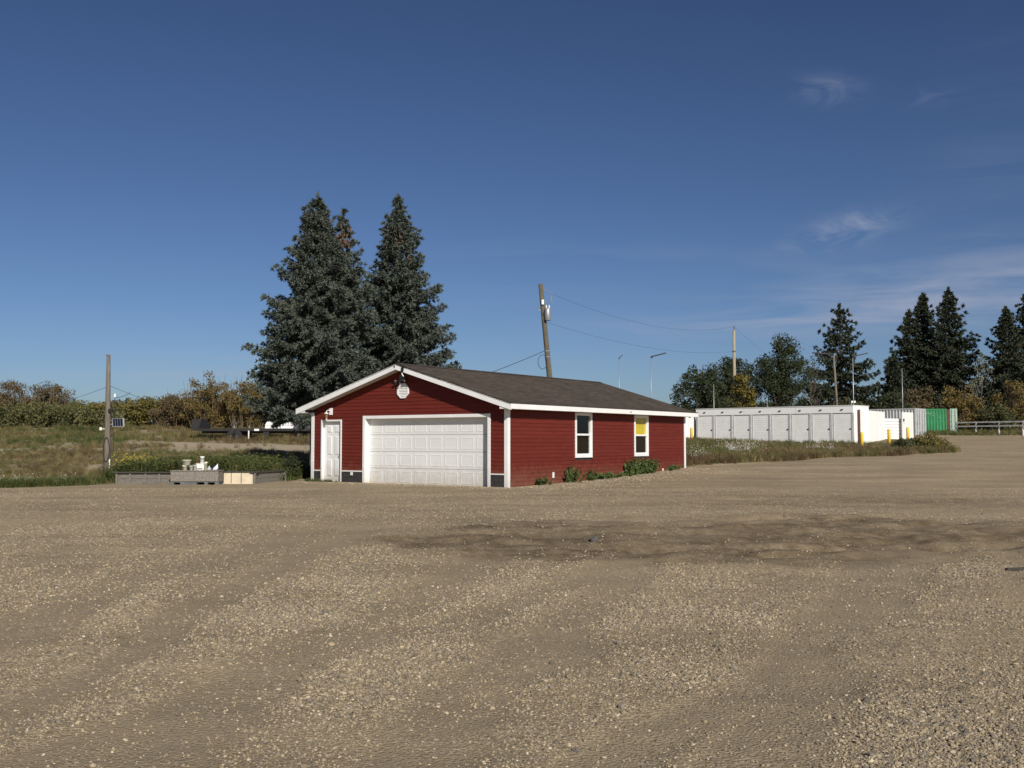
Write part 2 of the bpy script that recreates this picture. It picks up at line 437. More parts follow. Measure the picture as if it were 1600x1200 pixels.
def make_ground():
    ys = list(np.arange(-40, 2.5, 3.0))
    y = 2.6
    while y < 14: ys.append(y); y += 0.05 + 0.004 * max(0, y - 5)
    while y < 3000: ys.append(y); y *= 1.0085 if y < 120 else 1.06
    ys = np.array(ys)
    t = np.linspace(-1, 1, 441)
    t = .30 * t + .70 * t ** 3
    half = np.maximum(ys, 0) * 1.55 + 16
    X = half[:, None] * t[None, :]
    Y = np.repeat(ys[:, None], len(t), 1)
    Z = H(X, Y)
    V = np.stack([X, Y, Z], -1).reshape(-1, 3)
    nr, nc = X.shape
    i = np.arange(nr - 1)[:, None] * nc + np.arange(nc - 1)[None, :]
    F = np.stack([i, i + 1, i + 1 + nc, i + nc], -1).reshape(-1, 4)
    me = bpy.data.meshes.new('ground')
    me.vertices.add(len(V)); me.vertices.foreach_set('co', V.ravel())
    me.loops.add(F.size); me.loops.foreach_set('vertex_index', F.ravel().astype(np.int32))
    me.polygons.add(len(F)); me.polygons.foreach_set('loop_start', np.arange(0, F.size, 4, dtype=np.int32))
    me.update(calc_edges=True)
    me.polygons.foreach_set('use_smooth', [True] * len(F))
    for nm, arr in (('grass', grass_mask(X, Y)), ('sand', sand_mask(X, Y)), ('damp', dark_mask(X, Y)), ('track', track_mask(X, Y))):
        a = me.attributes.new(nm, 'FLOAT', 'POINT'); a.data.foreach_set('value', arr.ravel().astype(np.float32))
    o = bpy.data.objects.new('ground', me); COL.objects.link(o)
    o['kind'] = 'structure'
    # material
    m = bpy.data.materials.new('gravel_dirt_and_turf'); m.use_nodes = True
    N, L = m.node_tree.nodes, m.node_tree.links
    b = N['Principled BSDF']; b.inputs['Roughness'].default_value = 0.95; b.inputs['Specular IOR Level'].default_value = 0.15
    tc = N.new('ShaderNodeTexCoord')
    def noise(s, d=5, r=.55):
        n = N.new('ShaderNodeTexNoise'); n.inputs['Scale'].default_value = s; n.inputs['Detail'].default_value = d; n.inputs['Roughness'].default_value = r
        L.new(tc.outputs['Object'], n.inputs['Vector']); return n.outputs[0]
    def ramp(s, a, c, lo=0, hi=1):
        n = N.new('ShaderNodeMapRange'); L.new(s, n.inputs[0]); n.inputs[1].default_value = a; n.inputs[2].default_value = c
        n.inputs[3].default_value = lo; n.inputs[4].default_value = hi; return n.outputs[0]
    def mix(f, a, c):
        n = N.new('ShaderNodeMix'); n.data_type = 'RGBA'
        if isinstance(f, float): n.inputs[0].default_value = f
        else: L.new(f, n.inputs[0])
        for k, s in ((6, a), (7, c)):
            if isinstance(s, tuple): n.inputs[k].default_value = lin(s)
            else: L.new(s, n.inputs[k])
        return n.outputs[2]
    def attr(nm):
        n = N.new('ShaderNodeAttribute'); n.attribute_name = nm; return n.outputs['Fac']
    def mul(a, c):
        n = N.new('ShaderNodeMath'); n.operation = 'MULTIPLY'
        for k, s in enumerate((a, c)):
            if isinstance(s, float): n.inputs[k].default_value = s
            else: L.new(s, n.inputs[k])
        return n.outputs[0]
    base = mix(ramp(noise(.45, 4), .35, .65), (.298, .233, .147), (.372, .292, .184))
    vor = N.new('ShaderNodeTexVoronoi'); vor.inputs['Scale'].default_value = 42; L.new(tc.outputs['Object'], vor.inputs['Vector'])
    vsep = N.new('ShaderNodeSeparateColor'); L.new(vor.outputs['Color'], vsep.inputs[0])
    vor2 = N.new('ShaderNodeTexVoronoi'); vor2.inputs['Scale'].default_value = 16; L.new(tc.outputs['Object'], vor2.inputs['Vector'])
    vsep2 = N.new('ShaderNodeSeparateColor'); L.new(vor2.outputs['Color'], vsep2.inputs[0])
    stony = ramp(noise(.8, 4), .42, .6)
    lightst = mul(ramp(vsep.outputs[0], .72, .8), ramp(stony, 0, 1, .25, .9))
    base = mix(lightst, base, (.46, .375, .25))
    base = mix(mul(ramp(vsep.outputs[1], .78, .84), ramp(stony, 0, 1, .25, .8)), base, (.20, .155, .10))
    base = mix(mul(ramp(vsep2.outputs[0], .86, .9), mul(stony, .7)), base, (.46, .375, .255))
    base = mix(mul(ramp(vsep2.outputs[1], .88, .92), mul(stony, .6)), base, (.19, .15, .10))
    # every pebble-sized cell its own tone
    for sc_, lo_, hi_, amt in ((58, .55, 1.5, .75), (125, .6, 1.4, .6)):
        vv = N.new('ShaderNodeTexVoronoi'); vv.inputs['Scale'].default_value = sc_; L.new(tc.outputs['Object'], vv.inputs['Vector'])
        vs_ = N.new('ShaderNodeSeparateColor'); L.new(vv.outputs['Color'], vs_.inputs[0])
        hs_ = N.new('ShaderNodeHueSaturation'); L.new(ramp(vs_.outputs[2], 0, 1, lo_, hi_), hs_.inputs['Value']); L.new(base, hs_.inputs['Color'])
        base = mix(mul(ramp(stony, 0, 1, .35, 1), amt), base, hs_.outputs[0])
    # long soft wheel-worn streaks
    mpw = N.new('ShaderNodeMapping'); L.new(tc.outputs['Object'], mpw.inputs[0]); mpw.inputs['Scale'].default_value = (.16, .75, 1); mpw.inputs['Rotation'].default_value = (0, 0, R(-14))
    nw = N.new('ShaderNodeTexNoise'); L.new(mpw.outputs[0], nw.inputs['Vector']); nw.inputs['Scale'].default_value = 1.0; nw.inputs['Detail'].default_value = 7; nw.inputs['Roughness'].default_value = .62
    hw = N.new('ShaderNodeHueSaturation'); L.new(ramp(nw.outputs[0], .3, .7, .74, 1.24), hw.inputs['Value']); L.new(base, hw.inputs['Color']); base = hw.outputs[0]
    base = mix(mul(attr('track'), .5), base, (.315, .25, .163))
    dmp = mul(attr('damp'), ramp(noise(3.5, 8, .7), .3, .62, .25, 1))
    base = mix(mul(dmp, .95), base, (.112, .080, .046))
    turf = mix(ramp(noise(.5, 5), .35, .65), (.15, .12, .06), (.23, .18, .10))
    turf = mix(attr('sand'), turf, (.42, .345, .235))
    g = attr('grass')
    ga = N.new('ShaderNodeMath'); ga.operation = 'ADD'; L.new(g, ga.inputs[0]); L.new(ramp(noise(3, 5), .2, .8, -.35, .35), ga.inputs[1])
    base = mix(ramp(ga.outputs[0], .4, .6), base, turf)
    L.new(base, b.inputs['Base Color'])
    # relief: grit and pebbles
    hsum = N.new('ShaderNodeMath'); hsum.operation = 'ADD'
    L.new(mul(noise(85, 6, .7), 1.0), hsum.inputs[0]); L.new(mul(vor.outputs['Distance'], -1.1), hsum.inputs[1])
    hs2 = N.new('ShaderNodeMath'); hs2.operation = 'ADD'
    L.new(hsum.outputs[0], hs2.inputs[0]); L.new(mul(noise(7, 7, .75), .35), hs2.inputs[1])
    bp = N.new('ShaderNodeBump'); bp.inputs['Strength'].default_value = 0.75; bp.inputs['Distance'].default_value = 0.014
    L.new(hs2.outputs[0], bp.inputs['Height']); L.new(bp.outputs[0], b.inputs['Normal'])
    me.materials.append(m)
    return o
ground = make_ground()

# ------------------------------------------------------------------ scattering (stuff only)
def scatter(name, pts, rots, scl, idx, protos, label, kind='stuff'):
    me = bpy.data.meshes.new(name)
    n = len(pts)
    me.vertices.add(n); me.vertices.foreach_set('co', np.asarray(pts, np.float32).ravel())
    a = me.attributes.new('rot', 'FLOAT_VECTOR', 'POINT'); a.data.foreach_set('vector', np.asarray(rots, np.float32).ravel())
    scl = np.asarray(scl, np.float32)
    if scl.ndim == 1: scl = np.repeat(scl[:, None], 3, 1)
    a = me.attributes.new('scl', 'FLOAT_VECTOR', 'POINT'); a.data.foreach_set('vector', scl.ravel())
    a = me.attributes.new('idx', 'INT', 'POINT'); a.data.foreach_set('value', np.asarray(idx, np.int32))
    c = bpy.data.collections.new(name + '_kinds')
    for p in protos: c.objects.link(p)
    o = bpy.data.objects.new(name, me); COL.objects.link(o)
    ng = bpy.data.node_groups.new(name, 'GeometryNodeTree')
    ng.interface.new_socket('Geometry', in_out='INPUT', socket_type='NodeSocketGeometry')
    ng.interface.new_socket('Geometry', in_out='OUTPUT', socket_type='NodeSocketGeometry')
    N, L = ng.nodes, ng.links
    gi = N.new('NodeGroupInput'); go = N.new('NodeGroupOutput')
    ci = N.new('GeometryNodeCollectionInfo'); ci.inputs[0].default_value = c
    ci.inputs['Separate Children'].default_value = True; ci.inputs['Reset Children'].default_value = True
    iop = N.new('GeometryNodeInstanceOnPoints')
    def na(nm, t):
        q = N.new('GeometryNodeInputNamedAttribute'); q.data_type = t; q.inputs[0].default_value = nm; return q.outputs[0]
    e2r = N.new('FunctionNodeEulerToRotation'); L.new(na('rot', 'FLOAT_VECTOR'), e2r.inputs[0])
    L.new(gi.outputs[0], iop.inputs['Points']); L.new(ci.outputs[0], iop.inputs['Instance'])
    iop.inputs['Pick Instance'].default_value = True
    L.new(na('idx', 'INT'), iop.inputs['Instance Index'])
    L.new(e2r.outputs[0], iop.inputs['Rotation']); L.new(na('scl', 'FLOAT_VECTOR'), iop.inputs['Scale'])
    L.new(iop.outputs[0], go.inputs[0])
    mod = o.modifiers.new('scatter', 'NODES'); mod.node_group = ng
    o['kind'] = kind; o['label'] = label
    return o

def proto(name, mb, materials, smooth=False):
    me = mb.mesh(name)
    for m_ in materials: me.materials.append(m_)
    if smooth: me.polygons.foreach_set('use_smooth', [True] * len(me.polygons))
    return bpy.data.objects.new(name, me)

# ------------------------------------------------------------------ gravel
M['stone'] = mat('pebbles', (0.255, 0.20, 0.127), 0.85, 0.2, 30, rand=0.45, col2=(0.375, 0.302, 0.195))
M['stonegrey'] = mat('grey_pebbles', (0.19, 0.16, 0.125), 0.85, 0.25, 30, rand=0.4)
M['stonecream'] = mat('cream_pebbles', (0.46, 0.385, 0.27), 0.85, 0.15, 30, rand=0.3)

def stone_mb(seed):
    r = np.random.default_rng(seed)
    g = (1 + 5 ** .5) / 2
    v = np.array([(-1, g, 0), (1, g, 0), (-1, -g, 0), (1, -g, 0), (0, -1, g), (0, 1, g), (0, -1, -g), (0, 1, -g), (g, 0, -1), (g, 0, 1), (-g, 0, -1), (-g, 0, 1)], float)
    v /= np.linalg.norm(v[0])
    f = [(0, 11, 5), (0, 5, 1), (0, 1, 7), (0, 7, 10), (0, 10, 11), (1, 5, 9), (5, 11, 4), (11, 10, 2), (10, 7, 6), (7, 1, 8),
         (3, 9, 4), (3, 4, 2), (3, 2, 6), (3, 6, 8), (3, 8, 9), (4, 9, 5), (2, 4, 11), (6, 2, 10), (8, 6, 7), (9, 8, 1)]
    v = v * r.uniform(.72, 1.15, (12, 1)) * np.array([1.0, r.uniform(.6, .95), r.uniform(.42, .75)]) * .5
    m_ = MB(); m_.add(v, f); return m_
stones = [proto('pebble%02d' % i, stone_mb(100 + i), [M[('stone', 'stone', 'stonegrey', 'stone', 'stonegrey', 'stone', 'stonecream', 'stone')[i]]]) for i in range(8)]

def gravel():
    P = []
    def batch(n, y0, y1, smin, smax, pw, dens_floor, spread):
        u = rng.random(n)
        y = y0 * (y1 / y0) ** u
        x = (rng.random(n) * 2 - 1) * (y * spread + 1.0)
        patch = fbm(x * .95 + 20, y * .55, 71, 5)
        d = dens_floor + (1 - dens_floor) * sstep(.37, .68, patch)
        d = d * (1 - .80 * track_mask(x, y)) * (1 - .8 * np.clip(dark_mask(x, y) * 1.5, 0, 1)) * (1 - sstep(.2, .6, grass_mask(x, y)))
        k = rng.random(n) < d
        x, y = x[k], y[k]
        s = smin + (smax - smin) * rng.random(len(x)) ** pw
        P.append((x, y, s))
    batch(460000, 3.6, 12, .008, .026, 2.0, .26, .60)
    batch(34000, 3.6, 14, .022, .05, 2.8, .06, .60)
    batch(300000, 9, 31, .012, .038, 2.4, .22, .56)
    batch(900, 4, 26, .045, .075, 2.5, .08, .6)
    x = np.concatenate([p[0] for p in P]); y = np.concatenate([p[1] for p in P]); s = np.concatenate([p[2] for p in P])
    # heaped gravel along the garage's side wall and the apron
    n = 9000
    a = rng.random(n) * 12.5; off = .1 + np.abs(rng.normal(0, 1.0, n))
    gx = -.133 + .5692 * a + .8222 * off; gy = 31.06 + .8222 * a - .5692 * off
    x = np.concatenate([x, gx]); y = np.concatenate([y, gy]); s = np.concatenate([s, .02 + .035 * rng.random(n) ** 2])
    n = 5200
    a = -8.3 + 8.6 * rng.random(n); off = .02 + np.abs(rng.normal(0, .38, n))
    x = np.concatenate([x, -.133 + .8222 * a - .5692 * off]); y = np.concatenate([y, 31.06 - .5692 * a - .8222 * off]); s = np.concatenate([s, .016 + .035 * rng.random(n) ** 2])
    z = H(x, y) + s * .10
    n = len(x)
    rot = np.stack([rng.normal(0, .3, n), rng.normal(0, .3, n), rng.random(n) * 6.28], -1)
    scatter('gravel', np.stack([x, y, z], -1), rot, s, rng.integers(0, 8, n), stones, 'loose tan and grey pebbles strewn over the dirt yard')
    return n
gravel()

# ------------------------------------------------------------------ the red garage
GW, GL = 8.07, 12.07            # front width, length
EAVE, OV = 2.32, 0.40
RIDGE = 3.825                   # top of roof at the ridge
EDGE = 2.476                    # top of roof at the eave edge
SL = (RIDGE - EDGE) / (GW / 2 + OV)
garage = empty('garage', (-.133, 31.06, .24), math.atan2(-.5692, .8222),
               'low red vinyl sided garage with brown shingle roof and white trim', 'garage')

def roof_z(x):                   # top of the roof over local x
    return RIDGE - SL * abs(x + GW / 2)
def wall_top(x):
    return roof_z(x) - 0.16

M['shingle'] = None
def shingle_material():
    m = bpy.data.materials.new('brown_asphalt_shingles'); m.use_nodes = True
    N, L = m.node_tree.nodes, m.node_tree.links
    b = N['Principled BSDF']; b.inputs['Roughness'].default_value = 0.95; b.inputs['Specular IOR Level'].default_value = 0.15
    tc = N.new('ShaderNodeTexCoord')
    mp_ = N.new('ShaderNodeMapping'); L.new(tc.outputs['Object'], mp_.inputs[0])
    mp_.inputs['Rotation'].default_value = (0, 0, R(90))
    br = N.new('ShaderNodeTexBrick'); L.new(mp_.outputs[0], br.inputs['Vector'])
    br.inputs['Color1'].default_value = (.066, .053, .043, 1); br.inputs['Color2'].default_value = (.098, .080, .065, 1)
    br.inputs['Mortar'].default_value = (.05, .041, .034, 1)
    br.inputs['Scale'].default_value = 1.0; br.inputs['Mortar Size'].default_value = 0.006; br.inputs['Bias'].default_value = -0.1
    br.inputs['Brick Width'].default_value = 0.26; br.inputs['Row Height'].default_value = 0.132
    nz_ = N.new('ShaderNodeTexNoise'); nz_.inputs['Scale'].default_value = 60; nz_.inputs['Detail'].default_value = 4; L.new(tc.outputs['Object'], nz_.inputs['Vector'])
    nb = N.new('ShaderNodeTexNoise'); nb.inputs['Scale'].default_value = .7; L.new(tc.outputs['Object'], nb.inputs['Vector'])
    def mulcol(a, s, lo, hi):
        mr = N.new('ShaderNodeMapRange'); L.new(s, mr.inputs[0]); mr.inputs[1].default_value = .3; mr.inputs[2].default_value = .7
        mr.inputs[3].default_value = lo; mr.inputs[4].default_value = hi
        h = N.new('ShaderNodeHueSaturation'); L.new(mr.outputs[0], h.inputs['Value']); L.new(a, h.inputs['Color']); return h.outputs[0]
    c = mulcol(br.outputs[0], nz_.outputs[0], .7, 1.3)
    c = mulcol(c, nb.outputs[0], .88, 1.12)
    L.new(c, b.inputs['Base Color'])
    bp = N.new('ShaderNodeBump'); bp.inputs['Strength'].default_value = .6; bp.inputs['Distance'].default_value = .006
    L.new(nz_.outputs[0], bp.inputs['Height']); L.new(bp.outputs[0], b.inputs['Normal'])
    return m
M['shingle'] = shingle_material()

def build_garage():
    G = garage
    # openings in wall coordinates
    MD = (-7.585, -6.75, -0.02, 2.035)      # entry door
    OD = (-5.645, -.707, -0.05, 2.10)       # overhead door
    W1 = (3.86, 4.86, .88, 2.26); W2 = (7.92, 8.92, .88, 2.26)
    # --- structural walls behind the siding
    T = .14
    m = MB()
    def fpan(x0, x1, z0, z1f):               # front wall piece, sloped top
        y0, y1 = .02, T
        a, b_ = (z1f(x0), z1f(x1)) if callable(z1f) else (z1f, z1f)
        m.hexa([(x0, y0, z0), (x1, y0, z0), (x1, y1, z0), (x0, y1, z0), (x0, y0, a), (x1, y0, b_), (x1, y1, b_), (x0, y1, a)])
    lo = -.4
    fpan(-GW, MD[0] - .04, lo, wall_top); fpan(MD[0] - .04, MD[1] + .04, MD[3] + .04, wall_top); fpan(MD[1] + .04, OD[0] - .06, lo, wall_top)
    fpan(OD[0] - .06, -GW / 2, OD[3] + .06, wall_top); fpan(-GW / 2, OD[1] + .06, OD[3] + .06, wall_top); fpan(OD[1] + .06, -.001, lo, wall_top)
    m.build('front_wall', M['dark'], G)
    m = MB()
    def span(y0, y1, z0, z1): m.box(-T, -.02, y0, y1, z0, z1)
    top = wall_top(0) - .02
    ys = [T, W1[0] - .02, W1[1] + .02, W2[0] - .02, W2[1] + .02, GL]
    span(ys[0], ys[1], lo, top); span(ys[2], ys[3], lo, top); span(ys[4], ys[5], lo, top)
    for w in (W1, W2): span(w[0] - .02, w[1] + .02, lo, w[2] - .02); span(w[0] - .02, w[1] + .02, w[3] + .02, top)
    m.build('side_wall', M['dark'], G)
    m = MB(); m.box(-GW, -GW + T, T, GL, lo, top); m.build('far_side_wall', M['siding'], G)
    m = MB()
    for x0, x1 in ((-GW + T, -GW / 2), (-GW / 2, -T)):
        a, b_ = wall_top(x0), wall_top(x1)
        m.hexa([(x0, GL - T, lo), (x1, GL - T, lo), (x1, GL, lo), (x0, GL, lo), (x0, GL - T, a), (x1, GL - T, b_), (x1, GL, b_), (x0, GL, a)])
    m.build('rear_wall', M['siding'], G)
    # --- siding, one board per course and stretch
    c = .117
    def board_front(xa0, xb0, xa1, xb1, z0, z1, p0, p1):
        # bottom edge proud, top edge tucked under the next course
        bm = MB()
        v = [(xa0, -p0, z0), (xb0, -p0, z0), (xb0, .018, z0), (xa0, .018, z0),
             (xa1, -p1, z1), (xb1, -p1, z1), (xb1, .018, z1), (xa1, .018, z1)]
        bm.hexa(v)
        bm.build('siding_board', M['siding'], G)
    z = .415
    while z < wall_top(-GW / 2) - .02:
        z1 = min(z + c, wall_top(-GW / 2) - .005)
        def ext(zz):
            h = (RIDGE - .165 - zz) / SL
            return max(-GW + .10, -GW / 2 - h), min(-.10, -GW / 2 + h)
        zs = [z] + sorted(q for q in (MD[3] + .055, OD[3] + .10) if z + .004 < q < z1 - .004) + [z1]
        for za, zb in zip(zs[:-1], zs[1:]):
            a0, b0 = ext(za); a1, b1 = ext(zb)
            cuts = []
            if za < MD[3] + .05: cuts.append((MD[0] - .055, MD[1] + .055))
            if za < OD[3] + .09: cuts.append((OD[0] - .10, OD[1] + .10))
            segs = []; s0, s1 = a0, a1
            for q0, q1 in cuts:
                segs.append((s0, q0, s1, q0)); s0 = s1 = q1
            segs.append((s0, b0, s1, b1))
            pr = lambda zz: .020 - .014 * (zz - z) / (z1 - z)
            for (p, q, p1, q1) in segs:
                if q - p > .03: board_front(p, q, p1, max(q1, p1 + .01), za, zb, pr(za), pr(zb))
        z += c
    z = -.30
    while z < EAVE - .01:
        z1 = min(z + c, EAVE + .02)
        cuts = [(w[0] - .045, w[1] + .045) for w in (W1, W2) if z1 > w[2] - .045 + .01 and z < w[3] + .045]
        s = .10; segs = []
        for q0, q1 in cuts: segs.append((s, q0)); s = q1
        segs.append((s, GL - .10))
        crs = int(round((z + .30) / c)) // 2
        jr = np.random.default_rng(900 + crs)
        joints = [jr.uniform(1.2, 3.4), jr.uniform(5.2, 7.4), jr.uniform(9.4, 11.2)]
        out_ = []
        for a, b_ in segs:
            for j in joints:
                if a + .2 < j < b_ - .2: out_.append((a, j - .0015)); a = j + .0015
            out_.append((a, b_))
        for a, b_ in out_:
            bm = MB()
            bm.hexa([(-.018, a, z), (.020, a, z), (.020, b_, z), (-.018, b_, z), (-.018, a, z1), (.006, a, z1), (.006, b_, z1), (-.018, b_, z1)])
            bm.build('siding_board', M['siding'], G)
        z += c
    # --- trim
    def tb(name, x0, x1, y0, y1, z0, z1, mt='white', bev=.004):
        return MB().box(x0, x1, y0, y1, z0, z1).build(name, M[mt], G, bevel=bev)
    tb('corner_trim', -.10, .032, -.032, .10, lo, EAVE + .02)
    tb('corner_trim', -GW - .032, -GW + .10, -.032, .10, lo, EAVE + .02)
    tb('corner_trim', -.10, .032, GL - .10, GL + .03, lo, EAVE + .02)
    for x0, x1 in ((-GW + .10, MD[0] - .055), (MD[1] + .055, OD[0] - .10), (OD[1] + .10, -.10)):
        tb('skirt_trim', x0, x1, -.028, .0, .372, .412)
        sk = MB(); sk.box(x0, x1, -.016, .018, lo, .37)
        s_o = sk.build('foundation_skirt', M['skirt'], G)
        nst = max(1, int((x1 - x0) / .3))
        for r_ in range(4):
            zz0 = -.02 + r_ * .097
            xx = x0
            k = 0
            while xx < x1 - .04:
                L_ = min(rng.uniform(.16, .38), x1 - xx)
                q = rng.uniform(.004, .0065)
                MB().box(xx + .004, xx + L_ - .004, -.016 - q, -.0158, zz0 + .004, min(zz0 + .091, .368)).build('veneer_stone', M['skirt'], s_o)
                xx += L_; k += 1
    # entry door
    x0, x1, z0, z1 = MD
    tb('door_frame', x0 - .055, x0, -.036, .13, -.1, z1 + .055); tb('door_frame', x1, x1 + .055, -.036, .13, -.1, z1 + .055)
    tb('door_frame', x0, x1, -.034, .13, z1, z1 + .053)
    d = MB(); d.box(x0 + .006, x1 - .006, .085, .125, .0, z1 - .004); d_o = d.build('entry_door', M['whitedoor'], G)
    w = x1 - x0
    for cxp in (.30, .70):
        for (za, zb) in ((.20, .78), (.92, 1.55), (1.66, 1.90)):
            pc = x0 + w * cxp; pw = w * .135
            bm = MB()
            o_, i_ = .0, .035
            yf, yb = .066, .084
            bm.hexa([(pc - pw, yb, za), (pc + pw, yb, za), (pc + pw, .0855, za), (pc - pw, .0855, za), (pc - pw, yb, zb), (pc + pw, yb, zb), (pc + pw, .0855, zb), (pc - pw, .0855, zb)])
            bm.add([(pc - pw, yb, za), (pc + pw, yb, za), (pc + pw, yb, zb), (pc - pw, yb, zb),
                    (pc - pw + i_, yf, za + i_), (pc + pw - i_, yf, za + i_), (pc + pw - i_, yf, zb - i_), (pc - pw + i_, yf, zb - i_)],
                   [(4, 5, 6, 7), (0, 1, 5, 4), (1, 2, 6, 5), (2, 3, 7, 6), (3, 0, 4, 7)])
            bm.build('raised_panel', M['whitedoor'], d_o)
    k = MB(); k.tube([(x1 - .075, .086, .92), (x1 - .075, .045, .92)], [.012, .012], 8); k.tube([(x1 - .075, .05, .92), (x1 - .075, .01, .92)], [.03, .026], 10)
    k.build('door_knob', M['brass'], d_o, True)
    tb('threshold', x0, x1, -.03, .13, -.08, -.004, 'steelgrey')
    # overhead door
    x0, x1, z0, z1 = OD
    tb('overhead_door_frame', x0 - .10, x0, -.040, .22, -.15, z1 + .10); tb('overhead_door_frame', x1, x1 + .10, -.040, .22, -.15, z1 + .10)
    tb('overhead_door_frame', x0, x1, -.038, .22, z1, z1 + .098)
    yd = .19
    sh = (z1 + .02 - (-.03)) / 4
    W = x1 - x0
    for r_ in range(4):
        za = -.03 + r_ * sh; zb = za + sh - .008
        sec = MB(); sec.box(x0 - .02, x1 + .02, yd, yd + .045, za, zb)
        so = sec.build('door_section', M['whitedoor'], G, bevel=.005)
        for c_ in range(8):
            pc = x0 + W * (c_ + .5) / 8; pw = W / 16 - .055
            a, b_ = za + .075, zb - .075
            bm = MB(); i1, i2 = .018, .05
            y1_, y2_ = yd - .006, yd - .002
            def ring(o_, yy): return [(pc - pw + o_, yy, a + o_), (pc + pw - o_, yy, a + o_), (pc + pw - o_, yy, b_ - o_), (pc - pw + o_, yy, b_ - o_)]
            rings = [ring(0, yd - .0005), ring(.012, y1_), ring(.034, y1_), ring(.046, y2_)]
            vs = sum(rings, []); fs = []
            for q in range(3):
                for e in range(4):
                    e2 = (e + 1) % 4
                    fs.append((q * 4 + e, q * 4 + e2, q * 4 + 4 + e2, q * 4 + 4 + e))
            fs.append((12, 13, 14, 15))
            bm.add(vs, fs); bm.build('raised_panel', M['whitedoor'], so)
    tb('bottom_seal', x0, x1, yd - .005, yd + .05, -.075, -.032, 'black', 0)
    # --- roof
    for side, nm in ((1, 'near'), (-1, 'far')):
        m = MB(); ncourse = 34
        half = GW / 2 + OV
        for k in range(ncourse):
            d0 = half * (1 - k / ncourse); d1 = half * (1 - (k + 1) / ncourse)
            za = RIDGE - SL * d0; zb = RIDGE - SL * d1
            lift = .011
            xa = -GW / 2 + side * d0; xb = -GW / 2 + side * d1
            ya, yb = -OV - .02, GL + OV + .02
            m.add([(xa, ya, za + lift), (xb, ya, zb), (xb, yb, zb), (xa, yb, za + lift), (xa, ya, za - .012), (xa, yb, za - .012)],
                  [(0, 1, 2, 3) if side < 0 else (3, 2, 1, 0), (0, 3, 5, 4) if side < 0 else (4, 5, 3, 0)])
        sh_o = m.build('shingle_slope', M['shingle'], G)
        # deck under the shingles
        m = MB()
        xe = -GW / 2 + side * (half - .012); xr = -GW / 2 + side * .0
        v = [(xe, -OV, EDGE - .05), (xr, -OV, RIDGE - .06), (xr, GL + OV, RIDGE - .06), (xe, GL + OV, EDGE - .05),
             (xe, -OV, EDGE - .006), (xr, -OV, RIDGE - .008), (xr, GL + OV, RIDGE - .008), (xe, GL + OV, EDGE - .006)]
        m.hexa(v if side < 0 else v); m.build('roof_deck', M['dark'], G)
        # soffits: level along the eave, sloped along the gable
        xw = -GW / 2 + side * (GW / 2 - .0)
        xo = -GW / 2 + side * half
        x0_, x1_ = sorted((xw - side * .02, xo - side * .02))
        MB().box(x0_, x1_, -OV + .02, GL + OV - .02, EAVE, EAVE + .012).build('eave_soffit', M['soffit'], G)
        for ya, yb in ((-OV + .02, -.001), (GL + .001, GL + OV - .02)):
            m = MB(); xs = -GW / 2 + side * (GW / 2); zs = wall_top(xs) ; zr = wall_top(-GW / 2)
            m.hexa([(xs, ya, zs - .012), (-GW / 2, ya, zr - .012), (-GW / 2, yb, zr - .012), (xs, yb, zs - .012),
                    (xs, ya, zs), (-GW / 2, ya, zr), (-GW / 2, yb, zr), (xs, yb, zs)])
            m.build('gable_soffit', M['soffit'], G)
        # eave fascia
        x0_, x1_ = sorted((xo, xo - side * .02))
        MB().box(x0_, x1_, -OV + .021, GL + OV - .021, EAVE - .004, EDGE - .013).build('eave_fascia', M['white'], G)
        # rake fascia on both gables
        for ya, yb in ((-OV, -OV + .02), (GL + OV - .02, GL + OV)):
            m = MB(); fh = .195
            xo2 = xo - side * 0.0
            v = [(xo2, ya, EDGE - fh), (-GW / 2, ya, RIDGE - fh), (-GW / 2, yb, RIDGE - fh), (xo2, yb, EDGE - fh),
                 (xo2, ya, EDGE - .013), (-GW / 2, ya, RIDGE - .013), (-GW / 2, yb, RIDGE - .013), (xo2, yb, EDGE - .013)]
            m.hexa(v); m.build('rake_fascia', M['white'], G)
            # boxed eave return closing the corner
            m = MB(); xr_ = -GW / 2 + side * (GW / 2 - .02)
            q0 = (ya + .021) if ya < 0 else (ya - .001 - .0)
            zt = lambda x_: roof_z(x_) - .165
            yf = ya + .0205 if ya < 0 else yb - .0215
            v = [(xo2 - side * .021, yf, EAVE + .013), (xr_, yf, EAVE + .013), (xr_, yf + .001, EAVE + .013), (xo2 - side * .021, yf + .001, EAVE + .013),
                 (xo2 - side * .021, yf, EDGE - .06), (xr_, yf, roof_z(xr_) - .10), (xr_, yf + .001, roof_z(xr_) - .10), (xo2 - side * .021, yf + .001, EDGE - .06)]
            m.hexa(v); m.build('eave_return', M['white'], G)
    # ridge cap
    m = MB()
    m.add([(-GW / 2 - .15, -OV - .02, RIDGE - SL * .15 + .016), (-GW / 2, -OV - .02, RIDGE + .02), (-GW / 2 + .15, -OV - .02, RIDGE - SL * .15 + .016),
           (-GW / 2 - .15, GL + OV + .02, RIDGE - SL * .15 + .016), (-GW / 2, GL + OV + .02, RIDGE + .02), (-GW / 2 + .15, GL + OV + .02, RIDGE - SL * .15 + .016)],
          [(0, 1, 4, 3), (1, 2, 5, 4)])
    m.build('ridge_cap', M['shingle'], G)
    # octagonal vent
    vx, vz, rv = -GW / 2 + .01, 2.97, .255
    oc = [(vx + rv * math.cos(R(22.5 + 45 * k)) , vz + rv * 1.0 * math.sin(R(22.5 + 45 * k))) for k in range(8)]
    oi = [(vx + rv * .78 * math.cos(R(22.5 + 45 * k)), vz + rv * .78 * math.sin(R(22.5 + 45 * k))) for k in range(8)]
    m = MB(); vs = [(x, -.020, z) for x, z in oc] + [(x, -.060, z) for x, z in oc] + [(x, -.060, z) for x, z in oi] + [(x, -.020, z) for x, z in oi]
    fs = []
